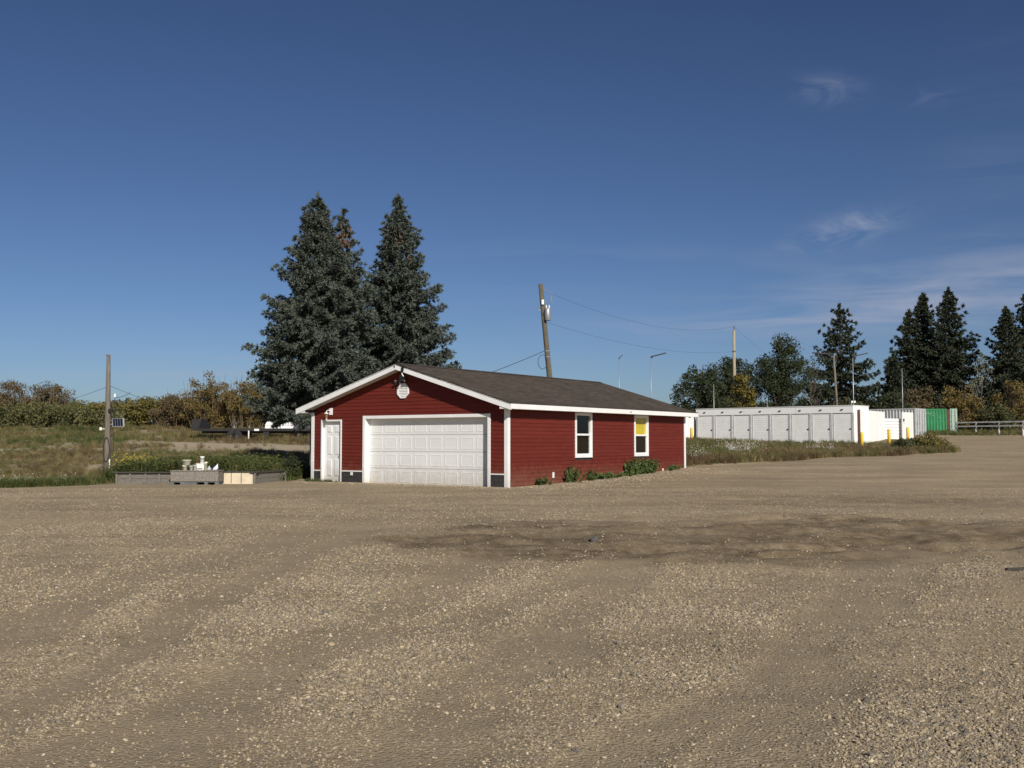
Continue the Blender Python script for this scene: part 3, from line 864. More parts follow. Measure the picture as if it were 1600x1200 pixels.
    for q in range(3):
        for e in range(8):
            e2 = (e + 1) % 8
            fs.append((q * 8 + e, q * 8 + e2, q * 8 + 8 + e2, q * 8 + 8 + e))
    fs.append(tuple(24 + e for e in range(8)))
    m.add(vs, fs); vo = m.build('gable_vent', M['white'], G)
    for k in range(7):
        zz = vz - .155 + k * .05
        hw = min(rv * .74 * math.cos(R(22.5)), rv * .74 * (1.30) - abs(zz - vz)) - .005
        MB().hexa([(vx - hw, -.054, zz - .012), (vx + hw, -.054, zz - .012), (vx + hw, -.05, zz - .012), (vx - hw, -.05, zz - .012),
                   (vx - hw, -.028, zz + .026), (vx + hw, -.028, zz + .026), (vx + hw, -.024, zz + .026), (vx - hw, -.024, zz + .026)]).build('louvre', M['white'], vo)
    # window units on the side wall
    for wi, w in enumerate((W1, W2)):
        y0, y1, z0, z1 = w
        m = MB(); f_ = .075
        m.box(-.06, .035, y0 - .045, y0 + f_ - .03, z0 - .045, z1 + .045); m.box(-.06, .035, y1 - f_ + .03, y1 + .045, z0 - .045, z1 + .045)
        m.box(-.06, .0345, y0 + f_ - .03, y1 - f_ + .03, z0 - .045, z0 + f_ - .03); m.box(-.06, .0345, y0 + f_ - .03, y1 - f_ + .03, z1 - f_ + .03, z1 + .045)
        fo = m.build('window', M['white'], G)
        zm = (z0 + z1) / 2 + .02
        MB().box(-.045, .022, y0 + .045, y1 - .045, zm - .03, zm + .03).build('meeting_rail', M['white'], fo)
        m = MB()
        for yy in (y0 + .045, y1 - .045 - .035): m.box(-.04, .012, yy, yy + .035, z0 + .045, zm - .03)
        m.box(-.04, .0115, y0 + .08, y1 - .08, z0 + .045, z0 + .085)
        m.build('lower_sash', M['white'], fo)
        MB().box(-.03, -.024, y0 + .045, y1 - .045, zm + .03, z1 - .045).build('pane', M['glass'], fo)
        MB().box(-.016, -.010, y0 + .08, y1 - .08, z0 + .085, zm - .03).build('pane', M['glass'], fo)
        if wi == 1:
            nseg = 14; m = MB(); vs = []; fs = []
            for k in range(nseg + 1):
                t = k / nseg; yy = y0 + .02 + (y1 - y0 - .04) * t
                xx = -.075 + .008 * math.sin(t * 40)
                vs += [(xx, yy, zm - .01 + .03 * math.sin(t * 5)), (xx, yy, z1)]
            for k in range(nseg): fs.append((2 * k, 2 * k + 2, 2 * k + 3, 2 * k + 1))
            m.add(vs, fs); tag(m.build('window_blind', M['yellowcloth'], G), 'bright yellow blind behind the upper pane')
    # outlet covers
    for nm, q in (('outlet_cover', (.02, .045, 2.42, 2.52, .22, .40)), ('outlet_cover', (.02, .045, 10.05, 10.14, .27, .36))):
        MB().box(*q).build(nm, M['white'], G, bevel=.006)
    MB().box(-6.26, -6.17, -.06, -.029, .255, .36).build('outlet_cover', M['white'], G, bevel=.006)
    # porch lantern
    lx, lz = -7.20, 2.36
    lan = MB().box(lx - .07, lx + .09, -.045, -.02, lz - .11, lz + .12).build('porch_lantern', M['white'], G, bevel=.006)
    m = MB(); m.tube([(lx, -.045, lz + .02), (lx - .02, -.13, lz + .05), (lx - .03, -.19, lz + .02), (lx - .03, -.2, lz - .03)], .012, 6)
    m.lathe([(.02, 0), (.075, -.045), (.08, -.05), (.02, -.055)], 6, 0, 0)
    m.v[-1] += np.array([lx - .03, -.2, lz - .02]); m.build('lantern_arm', M['white'], lan)
    m = MB(); m.lathe([(.058, -.05), (.045, -.22), (.03, -.225)], 6); m.v[-1] += np.array([lx - .03, -.2, lz - .02]); m.build('lantern_glass', M['brass'], lan)
    m = MB(); m.lathe([(.03, -.225), (.05, -.235), (.02, -.27), (.004, -.29)], 6); m.v[-1] += np.array([lx - .03, -.2, lz - .02]); m.build('lantern_base', M['white'], lan)
    # floodlight under the apex
    fx, fz = -GW / 2 + .01, 3.33
    fl = MB().box(fx - .10, fx + .10, -.12, -.02, fz - .06, fz + .14).build('flood_light', M['bronze'], G, bevel=.01)
    for s in (-1, 1):
        m = MB(); m.tube([(fx + s * .08, -.08, fz - .02), (fx + s * .17, -.14, fz - .03)], .015, 6)
        m.lathe([(.02, 0), (.035, .03), (.046, .08), (.042, .085)], 10)
        a = m.v[-1].copy(); c_, s_ = math.cos(R(115)), math.sin(R(115))
        m.v[-1] = np.stack([a[:, 0] + fx + s * .19, a[:, 1] * c_ - a[:, 2] * s_ - .14, a[:, 1] * s_ + a[:, 2] * c_ - .03 + fz], -1)
        m.build('lamp_head', M['bronze'], fl, True)
    m = MB(); m.tube([(fx - .02, -.2, fz - .14), (fx - .06, -.12, fz - .10), (fx - .10, -.03, fz - .04)], .02, 6)
    m.box(fx - .31, fx - .22, -.09, -.02, fz - .15, fz - .08); m.build('motion_sensor', M['bronze'], fl)
    # camera clipped on the rake by the apex, bolt hole
    m = MB(); m.hexa([(-3.80, -OV - .03, 3.50), (-3.72, -OV - .03, 3.50), (-3.72, -OV - .001, 3.50), (-3.80, -OV - .001, 3.50),
                      (-3.74, -OV - .05, 3.72), (-3.66, -OV - .05, 3.72), (-3.66, -OV - .001, 3.72), (-3.74, -OV - .001, 3.72)])
    m.build('clip_bracket', M['black'], G)
    MB().box(-4.10, -4.06, -OV - .012, -OV - .001, 3.69, 3.75).build('bolt_plate', M['black'], G)
    m = MB(); m.tube([(-3.74, -OV - .03, 3.50), (-3.70, -OV - .05, 3.44), (-3.68, -OV - .02, 3.40)], .018, 6); m.build('small_camera', M['white'], G)
    MB().box(OV + .001, OV + .012, 6.9, 6.95, 2.36, 2.41).build('fascia_fitting', M['bronze'], G)

def glass_material():
    m = bpy.data.materials.new('window_glass'); m.use_nodes = True
    N, L = m.node_tree.nodes, m.node_tree.links
    b = N['Principled BSDF']
    b.inputs['Base Color'].default_value = (.5, .54, .54, 1); b.inputs['Roughness'].default_value = .03
    b.inputs['Transmission Weight'].default_value = 1.0; b.inputs['IOR'].default_value = 1.05
    g = N.new('ShaderNodeBsdfGlossy'); g.inputs['Roughness'].default_value = .03
    tr = N.new('ShaderNodeBsdfTransparent'); tr.inputs[0].default_value = (.93, .95, .94, 1)
    ly = N.new('ShaderNodeLayerWeight'); ly.inputs[0].default_value = .5
    ms = N.new('ShaderNodeMixShader')
    pw = N.new('ShaderNodeMath'); pw.operation = 'POWER'; L.new(ly.outputs['Facing'], pw.inputs[0]); pw.inputs[1].default_value = 4.0
    mr = N.new('ShaderNodeMapRange'); L.new(pw.outputs[0], mr.inputs[0]); mr.inputs[3].default_value = .04; mr.inputs[4].default_value = .7
    nz_ = N.new('ShaderNodeTexNoise'); nz_.inputs['Scale'].default_value = 2
    bp = N.new('ShaderNodeBump'); bp.inputs['Strength'].default_value = .05; L.new(nz_.outputs[0], bp.inputs['Height']); L.new(bp.outputs[0], g.inputs['Normal'])
    L.new(mr.outputs[0], ms.inputs[0]); L.new(tr.outputs[0], ms.inputs[1]); L.new(g.outputs[0], ms.inputs[2])
    L.new(ms.outputs[0], N['Material Output'].inputs[0])
    return m
M['glass'] = glass_material()
build_garage()

# ------------------------------------------------------------------ trees
def spray_mesh(mb, P, D, k, lmin, lmax, wid, spread, r):
    """needle sprays: k thin blades fanned about direction D at each P"""
    P = np.repeat(P, k, 0); D = np.repeat(D, k, 0)
    n = len(P)
    d = D + r.normal(0, spread, (n, 3)); d /= np.linalg.norm(d, axis=1)[:, None] + 1e-9
    s = np.cross(d, r.normal(0, 1, (n, 3))); s /= np.linalg.norm(s, axis=1)[:, None] + 1e-9
    l = r.uniform(lmin, lmax, (n, 1)); w = wid * r.uniform(.7, 1.3, (n, 1))
    b = P + d * (-.12 * l)
    V = np.stack([b - s * w * .35, b + d * l * .45 - s * w * .5, b + d * l, b + d * l * .5 + s * w * .5], 1).reshape(-1, 3)
    F = np.arange(n * 4).reshape(-1, 4)
    mb.add(V, F)

def spruce_crown(r, Hh, Rb, z0, dz, nb, step, sub, droop, density_top=1.0, irregular=.2, shape=.85, jit=.35, core=0):
    """returns spray points, directions and branch tubes for one leader"""
    P, D, T = [], [], []
    z = z0
    lobes = r.uniform(0, 6.28, 5)
    while z < Hh - .15:
        t = (z - z0) / (Hh - z0)
        Lz = Rb * (1 - t) ** shape * (1 if t > .12 else .86 + t * 1.2)
        Lz = max(Lz * (1 - .55 * t ** 6), .10)
        n = max(4, int(round(nb * (1 - .35 * t) + r.integers(-1, 2))))
        a0 = r.uniform(0, 6.28)
        for k in range(n):
            az = a0 + 6.283 * k / n + r.normal(0, .22)
            L = Lz * (1 + irregular * math.sin(3 * az + lobes[int(z * 1.7) % 5]) * .6 + r.normal(0, irregular * .75))
            if r.random() < .10: L *= 1.22
            L = min(max(L, .10), Lz * 1.24 + .05)
            ca, sa = math.cos(az), math.sin(az)
            slope = -.10 - droop * (1 - t) + .75 * max(0, t - .45)
            zz = z + r.normal(0, dz * jit)
            m = max(2, int(L / step))
            pts = []
            for i in range(m + 1):
                q = i / m
                rr = L * q
                hh = zz + slope * rr + .16 * L * (q ** 2.5) - .10 * L * math.sin(q * 3.14)
                pts.append((ca * rr, sa * rr, hh))
            T.append((pts, .012 + .022 * L))
            for i in range(1, m + 1):
                q = i / m
                if q < .22 and r.random() < .6: continue
                p = np.array(pts[i])
                out = np.array([ca, sa, slope * .4 + .25 * q])
                ls = sub * L * (1.05 - .75 * q) * r.uniform(.7, 1.2) + .05
                for sd in (-1, 1):
                    ang = az + sd * r.uniform(.65, 1.15)
                    dv = np.array([math.cos(ang), math.sin(ang), slope * .5 - .18 + .1 * r.normal()])
                    ns = max(1, int(ls / (step * .62)))
                    for j in range(ns):
                        f = (j + .6) / ns
                        P.append(p + dv * ls * f + np.array([0, 0, -.10 * ls * f * f]) + r.normal(0, .025, 3))
                        D.append(dv * .8 + np.array([0, 0, .12]))
                P.append(p); D.append(out)
            P.append(np.array(pts[-1])); D.append(np.array([ca, sa, .35]))
        z += dz * (1 - .35 * t) * r.uniform(.8, 1.2)
    # dense inner foliage round the trunk
    if core:
        zc_ = z0 + (Hh - z0) * r.random(core) ** 1.35 * .93
        tt = (zc_ - z0) / (Hh - z0)
        rr = Rb * (1 - tt) ** shape * r.uniform(.25, .62, core); aa = r.uniform(0, 6.283, core)
        for q in range(core):
            P.append(np.array([rr[q] * math.cos(aa[q]), rr[q] * math.sin(aa[q]), zc_[q]]))
            D.append(np.array([math.cos(aa[q]), math.sin(aa[q]), -.25]))
    # leader shoot
    for q in np.linspace(0, 1, 9):
        P.append(np.array([0, 0, Hh - .45 + .62 * q])); D.append(np.array([r.normal(0, .3), r.normal(0, .3), 1.0]))
    return np.array(P), np.array(D), T

def make_spruce(name, x, y, z, Hh, Rb, seed, label, needle, k=9, lmin=.14, lmax=.26, wid=.05, dz=.30, nb=8, step=.2, sub=.42,
                droop=.14, z0=.7, second=None, cones=None, irregular=.2, group=None, spread=.55, shape=.85, jit=.35, core=0):
    r = np.random.default_rng(seed)
    o = empty(name, (x, y, z), 0, label, 'tree', group)
    tr = MB(); tr.tube([(0, 0, -.3), (0, 0, Hh * .4), (.02, 0, Hh * .75), (0, 0, Hh)], [.022 * Hh, .015 * Hh, .008 * Hh, .012], 9)
    leaves = MB(); limbs = MB()
    P, D, T = spruce_crown(r, Hh, Rb, z0, dz, nb, step, sub, droop, irregular=irregular, shape=shape, jit=jit, core=core)
    spray_mesh(leaves, P, D, k, lmin, lmax, wid, spread, r)
    for pts, rad in T:
        limbs.tube([pts[0], pts[len(pts) // 2], pts[-1]], [rad, rad * .6, .006], 4, caps=False)
    if second:
        dx, dy, h0, h1, rb2 = second
        P2, D2, T2 = spruce_crown(r, h1, rb2, h0, dz, nb, step, sub, .02, irregular=irregular)
        off = np.array([dx, dy, 0])
        spray_mesh(leaves, P2 + off, D2, k, lmin, lmax, wid, spread, r)
        tr.tube([(0, 0, h0 - .8), (dx * .8, dy * .8, h0), (dx, dy, h0 + .6), (dx, dy, h1)], [.09, .08, .06, .01], 6)
        for pts, rad in T2:
            limbs.tube([tuple(np.array(pts[0]) + off), tuple(np.array(pts[-1]) + off)], [rad, .006], 4, caps=False)
    tr.build('trunk', M['bark'], o); limbs.build('branches', M['bark'], o)['kind'] = 'stuff'
    leaves.build('crown', M[needle], o)['kind'] = 'stuff'
    if cones:
        cm = MB()
        for (cx_, cy_, cz_, sp, n) in cones:
            for _ in range(n):
                a = r.uniform(0, 6.28); rr = sp * math.sqrt(r.random()); zz = cz_ + r.normal(0, sp * .7)
                px, py = cx_ + rr * math.cos(a), cy_ + rr * math.sin(a)
                cm.lathe([(.012, 0), (.03, .03), (.028, .08), (.008, .12)], 5); cm.v[-1] += np.array([px, py, zz - .1])
        cm.build('cones', M['cone'], o)['kind'] = 'stuff'
    return o

BIG = dict(k=15, dz=.50, nb=11, step=.17, sub=.44, lmin=.12, lmax=.24, wid=.040, spread=.5, irregular=.20, jit=.20, core=3000, droop=.20)
make_spruce('spruce_tree', -8.05, 43.0, hz(-8.05, 43), 11.2, 2.6, 3, 'tall blue spruce with twin tops left of the garage roof', 'spruce',
            second=(1.0, .4, 6.2, 10.45, 1.35), cones=[(1.1, .0, 9.5, .32, 60)], z0=2.8, shape=.62, **BIG)
make_spruce('spruce_tree', -5.1, 46.5, hz(-5.1, 46.5), 11.75, 2.7, 8, 'single topped blue spruce behind the garage ridge', 'spruce',
            cones=[(0.05, -.25, 10.0, .34, 60), (.5, -.5, 9.0, .2, 12)], z0=1.4, shape=.62, **BIG)

FARS = dict(k=8, lmin=.28, lmax=.55, wid=.13, dz=.66, nb=8, shape=.72, step=.42, sub=.36, spread=.6, jit=.25, core=420)
SG = 'dark spruces beyond the containers'
for args in (
    (36.4, 116, 14.0, 4.3, 21, 'lone ragged dark spruce behind the right end of the white storage doors', dict(irregular=.42, z0=2.6, core=90, nb=6, jit=.4)),
    (46.4, 122, 14.0, 3.5, 22, 'shortest spruce of the group behind the green container', dict(irregular=.35, z0=2.5)),
    (49.0, 124.5, 16.3, 3.8, 23, 'middle spruce of the group behind the green container', dict(irregular=.36, z0=2.5)),
    (50.0, 119.5, 16.2, 4.5, 24, 'tallest broad spruce rising straight behind the green container', dict(irregular=.36, z0=2.5)),
    (54.9, 116, 13.8, 3.9, 25, 'dark spruce standing over the rail fence, second from right edge', dict(irregular=.25, z0=1.5)),
    (58.9, 119, 15.9, 4.8, 26, 'tall dark spruce cut off by the right edge of the picture', dict(irregular=.25, z0=1.5)),
    (42.6, 117, 8.6, 2.7, 27, 'short bushy dark conifer left of the spruce group', dict(irregular=.3, z0=.5)),
):
    x, y, h, rb, sd, lab, kw = args
    make_spruce('spruce_tree', x, y, hz(x, y) - .1, h, rb, sd, lab, 'sprucedark', group=SG, **{**FARS, **kw})

def leaf_quads(mb, C, rad, n, size, r, squash=1.0):
    """n leaves per blob; C (m,3), rad (m,)"""
    m = len(C)
    d = r.normal(0, 1, (m * n, 3)); d /= np.linalg.norm(d, axis=1)[:, None]
    rr = np.repeat(rad, n)[:, None] * r.random((m * n, 1)) ** .45
    p = np.repeat(C, n, 0) + d * rr * np.array([1, 1, squash])
    a = r.normal(0, 1, (m * n, 3)); a /= np.linalg.norm(a, axis=1)[:, None]
    b = np.cross(a, r.normal(0, 1, (m * n, 3))); b /= np.linalg.norm(b, axis=1)[:, None]
    s = size * r.uniform(.6, 1.35, (m * n, 1))
    V = np.stack([p - a * s * .6, p + b * s * .33, p + a * s * .6, p - b * s * .33], 1).reshape(-1, 3)
    mb.add(V, np.arange(m * n * 4).reshape(-1, 4))

def make_leafy(name, x, y, Hh, rx, seed, label, leafm, cat='tree', blobs=70, n=60, size=.2, z0=.25, rb=.75, group=None, bark='bark', stems=1,
               ztop=1.0, thin=1.0, lean=0.0, ry=None, zb=None, branchy=1.0, twigs=0):
    r = np.random.default_rng(seed)
    z = hz(x, y) - .05 if zb is None else zb
    o = empty(name, (x, y, z), 0, label, cat, group)
    ry = ry or rx
    wood = MB(); lf = MB()
    C = []
    while len(C) < blobs:
        d = r.normal(0, 1, 3); d /= np.linalg.norm(d)
        q = r.random() ** .42
        zc_ = Hh * (z0 + (1 - z0) * .5); hz_ = Hh * (1 - z0) * .5 - rb * .45
        p = np.array([d[0] * (rx - rb * .4) * q, d[1] * (ry - rb * .4) * q, zc_ + d[2] * hz_ * q])
        # wider below, uneven outline
        tz = (p[2] - Hh * z0) / (Hh * (1 - z0))
        p[:2] *= 1.12 - .35 * max(0, tz) + .14 * math.sin(7 * math.atan2(d[1], d[0]) + seed)
        p[0] += lean * p[2]
        C.append(p)
    C = np.array(C)
    rad = r.uniform(.55, 1.25, blobs) * rb
    leaf_quads(lf, C, rad, n, size, r, .8)
    st = []
    for s in range(stems):
        a = r.uniform(0, 6.28); sp = 0 if stems == 1 else rx * .18
        bx, by = sp * math.cos(a), sp * math.sin(a)
        tx, ty = bx * 3 + lean * Hh * .8 + r.normal(0, .1), by * 3 + r.normal(0, .1)
        path = [(bx, by, -.2), (bx * 1.5 + lean * Hh * .2, by * 1.5, Hh * .3), ((bx + tx) / 2 + lean * Hh * .1, (by + ty) / 2, Hh * .6), (tx, ty, Hh * .92)]
        w = .02 * Hh / math.sqrt(stems) * thin
        wood.tube(path, [w, w * .75, w * .45, w * .12], 7)
        st.append(path)
    for p in C[: int(blobs * branchy)]:
        path = st[r.integers(0, len(st))]
        tz = np.clip((p[2] / Hh - .15 - .25 * r.random()), .06, .85)
        zs = [q[2] / Hh for q in path]
        base = np.array([np.interp(tz, zs, [q[0] for q in path]), np.interp(tz, zs, [q[1] for q in path]), tz * Hh])
        mid = (base + p) / 2 + r.normal(0, .12, 3) + np.array([0, 0, -.06 * Hh * .3])
        w = .0055 * Hh * thin
        wood.tube([tuple(base), tuple(mid), tuple(p)], [w, w * .65, w * .25], 4, caps=False)
    if twigs:
        for _ in range(twigs):
            a = r.uniform(0, 6.283); q = math.sqrt(r.random()) * rx * .9; hh = Hh * r.uniform(.75, 1.12) * (1 - .35 * (q / rx) ** 2)
            bx, by = q * math.cos(a), q * math.sin(a)
            wood.tube([(bx * .6, by * .6, 0), (bx * .9, by * .9, hh * .5), (bx + r.normal(0, .15), by + r.normal(0, .15), hh)], [.04, .025, .008], 3, caps=False)
    wood.build('trunk', M[bark], o)
    lf.build('crown', M[leafm], o)['kind'] = 'stuff'
    return o

TG = 'leafy trees behind the white containers'
make_leafy('leafy_tree', 19.3, 106, 7.4, 3.3, 31, 'dark round leafy tree nearest the garage roof, left of the storage doors', 'leafdark', blobs=75, n=150, size=.19, z0=.05, rb=.9, group=TG)
make_leafy('leafy_tree', 23.3, 112, 8.5, 2.7, 32, 'dark leafy tree directly behind the pale pole', 'leafdark', blobs=70, n=150, size=.19, z0=.1, rb=.9, group=TG)
make_leafy('yellow_tree', 23.0, 104.5, 6.6, 1.6, 33, 'small yellowing tree at the foot of the pale pole', 'leafyellow', blobs=46, n=60, size=.22, z0=.02, rb=.55)
make_leafy('leafy_tree', 28.6, 112, 10.9, 3.5, 34, 'largest dark leafy tree behind the middle of the white storage doors', 'leafdark', blobs=120, n=150, size=.19, z0=.05, rb=.95, group=TG)
make_leafy('leafy_tree', 25.8, 115, 8.2, 2.4, 38, 'thin grey leafed tree between the pale pole and the largest leafy tree', 'leafdark', blobs=50, n=60, size=.18, z0=.05, rb=.85, group=TG)
make_leafy('bare_tree', 32.8, 113, 8.7, 2.1, 35, 'sparse half bare tree showing sky through its twigs', 'leafdark', blobs=46, n=11, size=.2, z0=.2, rb=.75, stems=3)
make_leafy('green_bush', 35.0, 109, 4.0, 2.2, 36, 'green bush at the foot of the lone ragged spruce', 'leafmid', 'bush', blobs=36, n=60, size=.22, z0=.0, rb=.7, stems=3)
make_leafy('dark_shrub', 40.0, 110, 5.2, 2.2, 37, 'dark leaning shrub behind the grey container', 'leafdark', 'bush', blobs=50, n=80, size=.19, z0=.0, rb=.7, stems=3)
make_leafy('rusty_bush', 43.6, 112, 5.4, 2.6, 39, 'low rusty brown bush behind the grey container doors', 'leafbrown', 'bush', blobs=50, n=55, size=.22, z0=.0, rb=.8, stems=3)
make_leafy('golden_bush', 45.9, 107, 5.4, 2.7, 40, 'golden brown bush rising behind the green container', 'leafgold', 'bush', blobs=70, n=60, size=.2, z0=.0, rb=.75, stems=4)
make_leafy('golden_bush', 51.0, 106, 5.9, 2.6, 41, 'golden green bush behind the rail fence near the right edge', 'leafgold', 'bush', blobs=70, n=60, size=.2, z0=.0, rb=.75, stems=4)
make_leafy('dark_shrub', 54.2, 104, 5.0, 2.4, 44, 'olive bush at the right edge below the dark spruces', 'leafmid', 'bush', blobs=60, n=55, size=.2, z0=.0, rb=.75, stems=4)
make_leafy('birch_tree', 52.0, 116, 8.9, 2.0, 42, 'pale thin leafed birch between the two spruce groups', 'leafpale', blobs=60, n=22, size=.2, z0=.12, rb=.6, bark='barkpale', stems=2)
make_leafy('dark_shrub', 48.2, 104, 3.4, 2.0, 43, 'low dark shrub behind the left half of the rail fence', 'leafmid', 'bush', blobs=40, n=50, size=.2, z0=.0, rb=.7, stems=4)

# left: autumn bushes along the skyline
make_leafy('autumn_tree', -29.0, 101, 5.7, 3.2, 51, 'tallest golden brown bare topped bush left of the blue spruces', 'leafgold', 'bush', blobs=130, n=80, size=.16, z0=.0, rb=.62, stems=7, branchy=1.0, thin=.6, twigs=36, bark='twig')
make_leafy('autumn_tree', -25.0, 99, 5.2, 2.6, 52, 'golden brown bush directly behind the flatbed trailer', 'leafgold', 'bush', blobs=100, n=80, size=.16, z0=.0, rb=.62, stems=6, thin=.6, twigs=24, bark='twig')
make_leafy('autumn_tree', -33.0, 103, 3.9, 2.5, 53, 'brownish bush on the left shoulder of the tallest golden bush', 'leafbrown', 'bush', blobs=90, n=80, size=.16, z0=.0, rb=.62, stems=5, thin=.6, twigs=20, bark='twig')
make_leafy('autumn_tree', -21.8, 102, 5.0, 2.8, 57, 'golden bush half hidden by the left blue spruce', 'leafgold', 'bush', blobs=90, n=80, size=.16, z0=.0, rb=.62, stems=5, thin=.6, twigs=20, bark='twig')
make_leafy('brown_tree', -55.5, 115, 5.6, 3.8, 54, 'tall brown autumn tree at the left edge of the picture', 'leafbrown', blobs=120, n=80, size=.17, z0=.0, rb=.7, stems=6, thin=.6, twigs=40, bark='twig')
make_leafy('brown_tree', -50.2, 114, 5.4, 3.2, 55, 'second brown autumn tree from the left edge', 'leafbrown', blobs=110, n=80, size=.17, z0=.0, rb=.7, stems=6, thin=.6, twigs=40, bark='twig')
make_leafy('brown_tree', -43.6, 116, 3.7, 2.2, 56, 'small reddish brown tree poking above the willow scrub', 'leafbrown', blobs=50, n=34, size=.2, z0=.0, rb=.6, stems=5, thin=.6, twigs=20, bark='twig')

def thicket(name, label, leafm, xr, y0, y1, h0, h1, n_blobs, seed, n=34, size=.22, edge=None):
    r = np.random.default_rng(seed)
    x = r.uniform(*xr, n_blobs); y = r.uniform(y0, y1, n_blobs)
    hh = (h0 + (h1 - h0) * fbm(x * .3, y * .2, seed, 3)) * sstep(0, 3.0, np.minimum(x - xr[0], xr[1] - x) + .8)
    zz = H(x, y) + hh * r.random(n_blobs) ** .65
    mb = MB(); leaf_quads(mb, np.stack([x, y, zz], -1), r.uniform(.35, .8, n_blobs), n, size, r, .8)
    o = mb.build(name, M[leafm])
    tag(o, label, 'scrub', kind='stuff')
    return o
thicket('willow_scrub', 'low grey green willow scrub below the brown trees at left', 'leafwillow', (-58, -37), 100, 107, 1.4, 3.0, 720, 61)
thicket('olive_scrub', 'olive and yellow autumn scrub along the left skyline', 'leafolive', (-44, -22), 103, 109, 1.6, 3.4, 800, 62)
thicket('olive_scrub', 'olive scrub continuing behind the blue spruces', 'leafolive', (-24, 6), 106, 114, 2.0, 3.6, 520, 63)
thicket('brown_scrub', 'brown undergrowth at the far left edge', 'leafbrown', (-82, -52), 104, 120, 2.2, 4.6, 700, 64)
thicket('dark_undergrowth', 'dark undergrowth filling below the trees at right', 'leafmid', (33, 64), 110, 118, 1.6, 3.4, 620, 65)
thicket('dark_undergrowth', 'dark undergrowth below the leafy trees behind the storage doors', 'leafdark', (13, 34), 110, 117, 1.6, 3.6, 420, 66)
thicket('dark_undergrowth', 'dark undergrowth running past the right edge', 'leafmid', (62, 110), 104, 120, 2.2, 5.0, 500, 67)

def far_wood():
    r = np.random.default_rng(71); mb = MB()
    n = 520
    x = r.uniform(-150, 200, n); y = r.uniform(190, 235, n); z = H(x, y)
    h = r.uniform(4.2, 6.8, n)
    for i in range(n):
        q = 9
        zz = r.random(60) ** 1.2; rad = ((1 - zz) * h[i] * .17 + .03) * r.random(60) ** .5; a = r.uniform(0, 6.28, 60)
        P = np.stack([x[i] + rad * np.cos(a), y[i] + rad * np.sin(a), z[i] + zz * h[i]], -1)
        D = np.stack([np.cos(a), np.sin(a), np.full(60, .3)], -1)
        spray_mesh(mb, P, D, 2, .5, 1.1, .34, .4, r)
    o = mb.build('distant_wood', M['sprucedark']); tag(o, 'thin dark line of distant spruce wood on the horizon', 'wood', kind='stuff')
far_wood()

# ------------------------------------------------------------------ grass and weeds (stuff)
def tuft_mb(seed, n, hmin, hmax, spread, lean, w=.012, leafy=0):
    r = np.random.default_rng(seed); V = []; F = []
    for i in range(n):
        a = r.uniform(0, 6.28); rr = spread * math.sqrt(r.random())
        bx, by = rr * math.cos(a), rr * math.sin(a)
        h = r.uniform(hmin, hmax); d = r.uniform(0, 6.28); l = lean * h * r.random()
        sx, sy = math.cos(d + 1.57) * w, math.sin(d + 1.57) * w
        mx, my = bx + math.cos(d) * l * .35, by + math.sin(d) * l * .35
        tx, ty = bx + math.cos(d) * l, by + math.sin(d) * l
        o = len(V)
        V += [(bx - sx, by - sy, -.04), (bx + sx, by + sy, -.04), (mx + sx * .8, my + sy * .8, h * .55), (mx - sx * .8, my - sy * .8, h * .55), (tx, ty, h)]
        F += [(o, o + 1, o + 2, o + 3), (o + 3, o + 2, o + 4)]
        for j in range(leafy):
            q = r.uniform(.25, 1.0); cx_, cy_, cz_ = bx + (tx - bx) * q, by + (ty - by) * q, h * q
            e = r.uniform(0, 6.28); s = r.uniform(.03, .07)
            o = len(V)
            ex, ey = math.cos(e), math.sin(e)
            V += [(cx_, cy_, cz_), (cx_ + ex * s - ey * s * .4, cy_ + ey * s + ex * s * .4, cz_ + s * .4), (cx_ + ex * 2 * s, cy_ + ey * 2 * s, cz_ + s * .2), (cx_ + ex * s + ey * s * .4, cy_ + ey * s - ex * s * .4, cz_ + s * .1)]
            F.append((o, o + 1, o + 2, o + 3))
    m_ = MB(); m_.add(V, F); return m_
M['gg'] = mat('green_grass', (0.105, 0.130, 0.042), 0.7, 0.3, 3, rand=.35, trans=.25, spec=.2)
M['go'] = mat('olive_grass', (0.185, 0.165, 0.066), 0.75, 0.3, 3, rand=.35, trans=.25, spec=.2)
M['gd'] = mat('dry_grass', (0.27, 0.205, 0.105), 0.8, 0.3, 3, rand=.3, trans=.25, spec=.2)
M['gb'] = mat('brown_weeds', (0.165, 0.115, 0.062), 0.8, 0.3, 3, rand=.3, trans=.2, spec=.2)
tufts = []
for i, (mm, lf) in enumerate((('gg', 3), ('gg', 4), ('go', 0), ('go', 3), ('gd', 0), ('gd', 0), ('gb', 2), ('gb', 3))):
    tufts.append(proto('tuft%02d' % i, tuft_mb(200 + i, 34, .35, 1.0, .32, .55, .012, lf), [M[mm]]))

def flower_tuft(seed, matname):
    mb = tuft_mb(seed, 10, .5, .9, .3, .5, .008, 0); nf = len(mb.f)
    r = np.random.default_rng(seed)
    for i in range(12):
        a = r.uniform(0, 6.28); rr = .35 * math.sqrt(r.random()); s = r.uniform(.018, .034); z = r.uniform(.55, 1.0)
        x, y = rr * math.cos(a), rr * math.sin(a)
        mb.add([(x - s, y, z), (x, y - s, z + s * .6), (x + s, y, z), (x, y + s, z + s * .6), (x, y, z + s), (x, y, z - s * .5)],
               [(0, 1, 4), (1, 2, 4), (2, 3, 4), (3, 0, 4), (1, 0, 5), (2, 1, 5), (3, 2, 5), (0, 3, 5)])
    me = mb.mesh('flowers'); me.materials.append(M['gg']); me.materials.append(M[matname])
    me.polygons.foreach_set('material_index', [0] * nf + [1] * (len(me.polygons) - nf))
    return bpy.data.objects.new('tuftflower%d' % seed, me)
flw = flower_tuft(301, 'flower'); fly = flower_tuft(302, 'flowery')
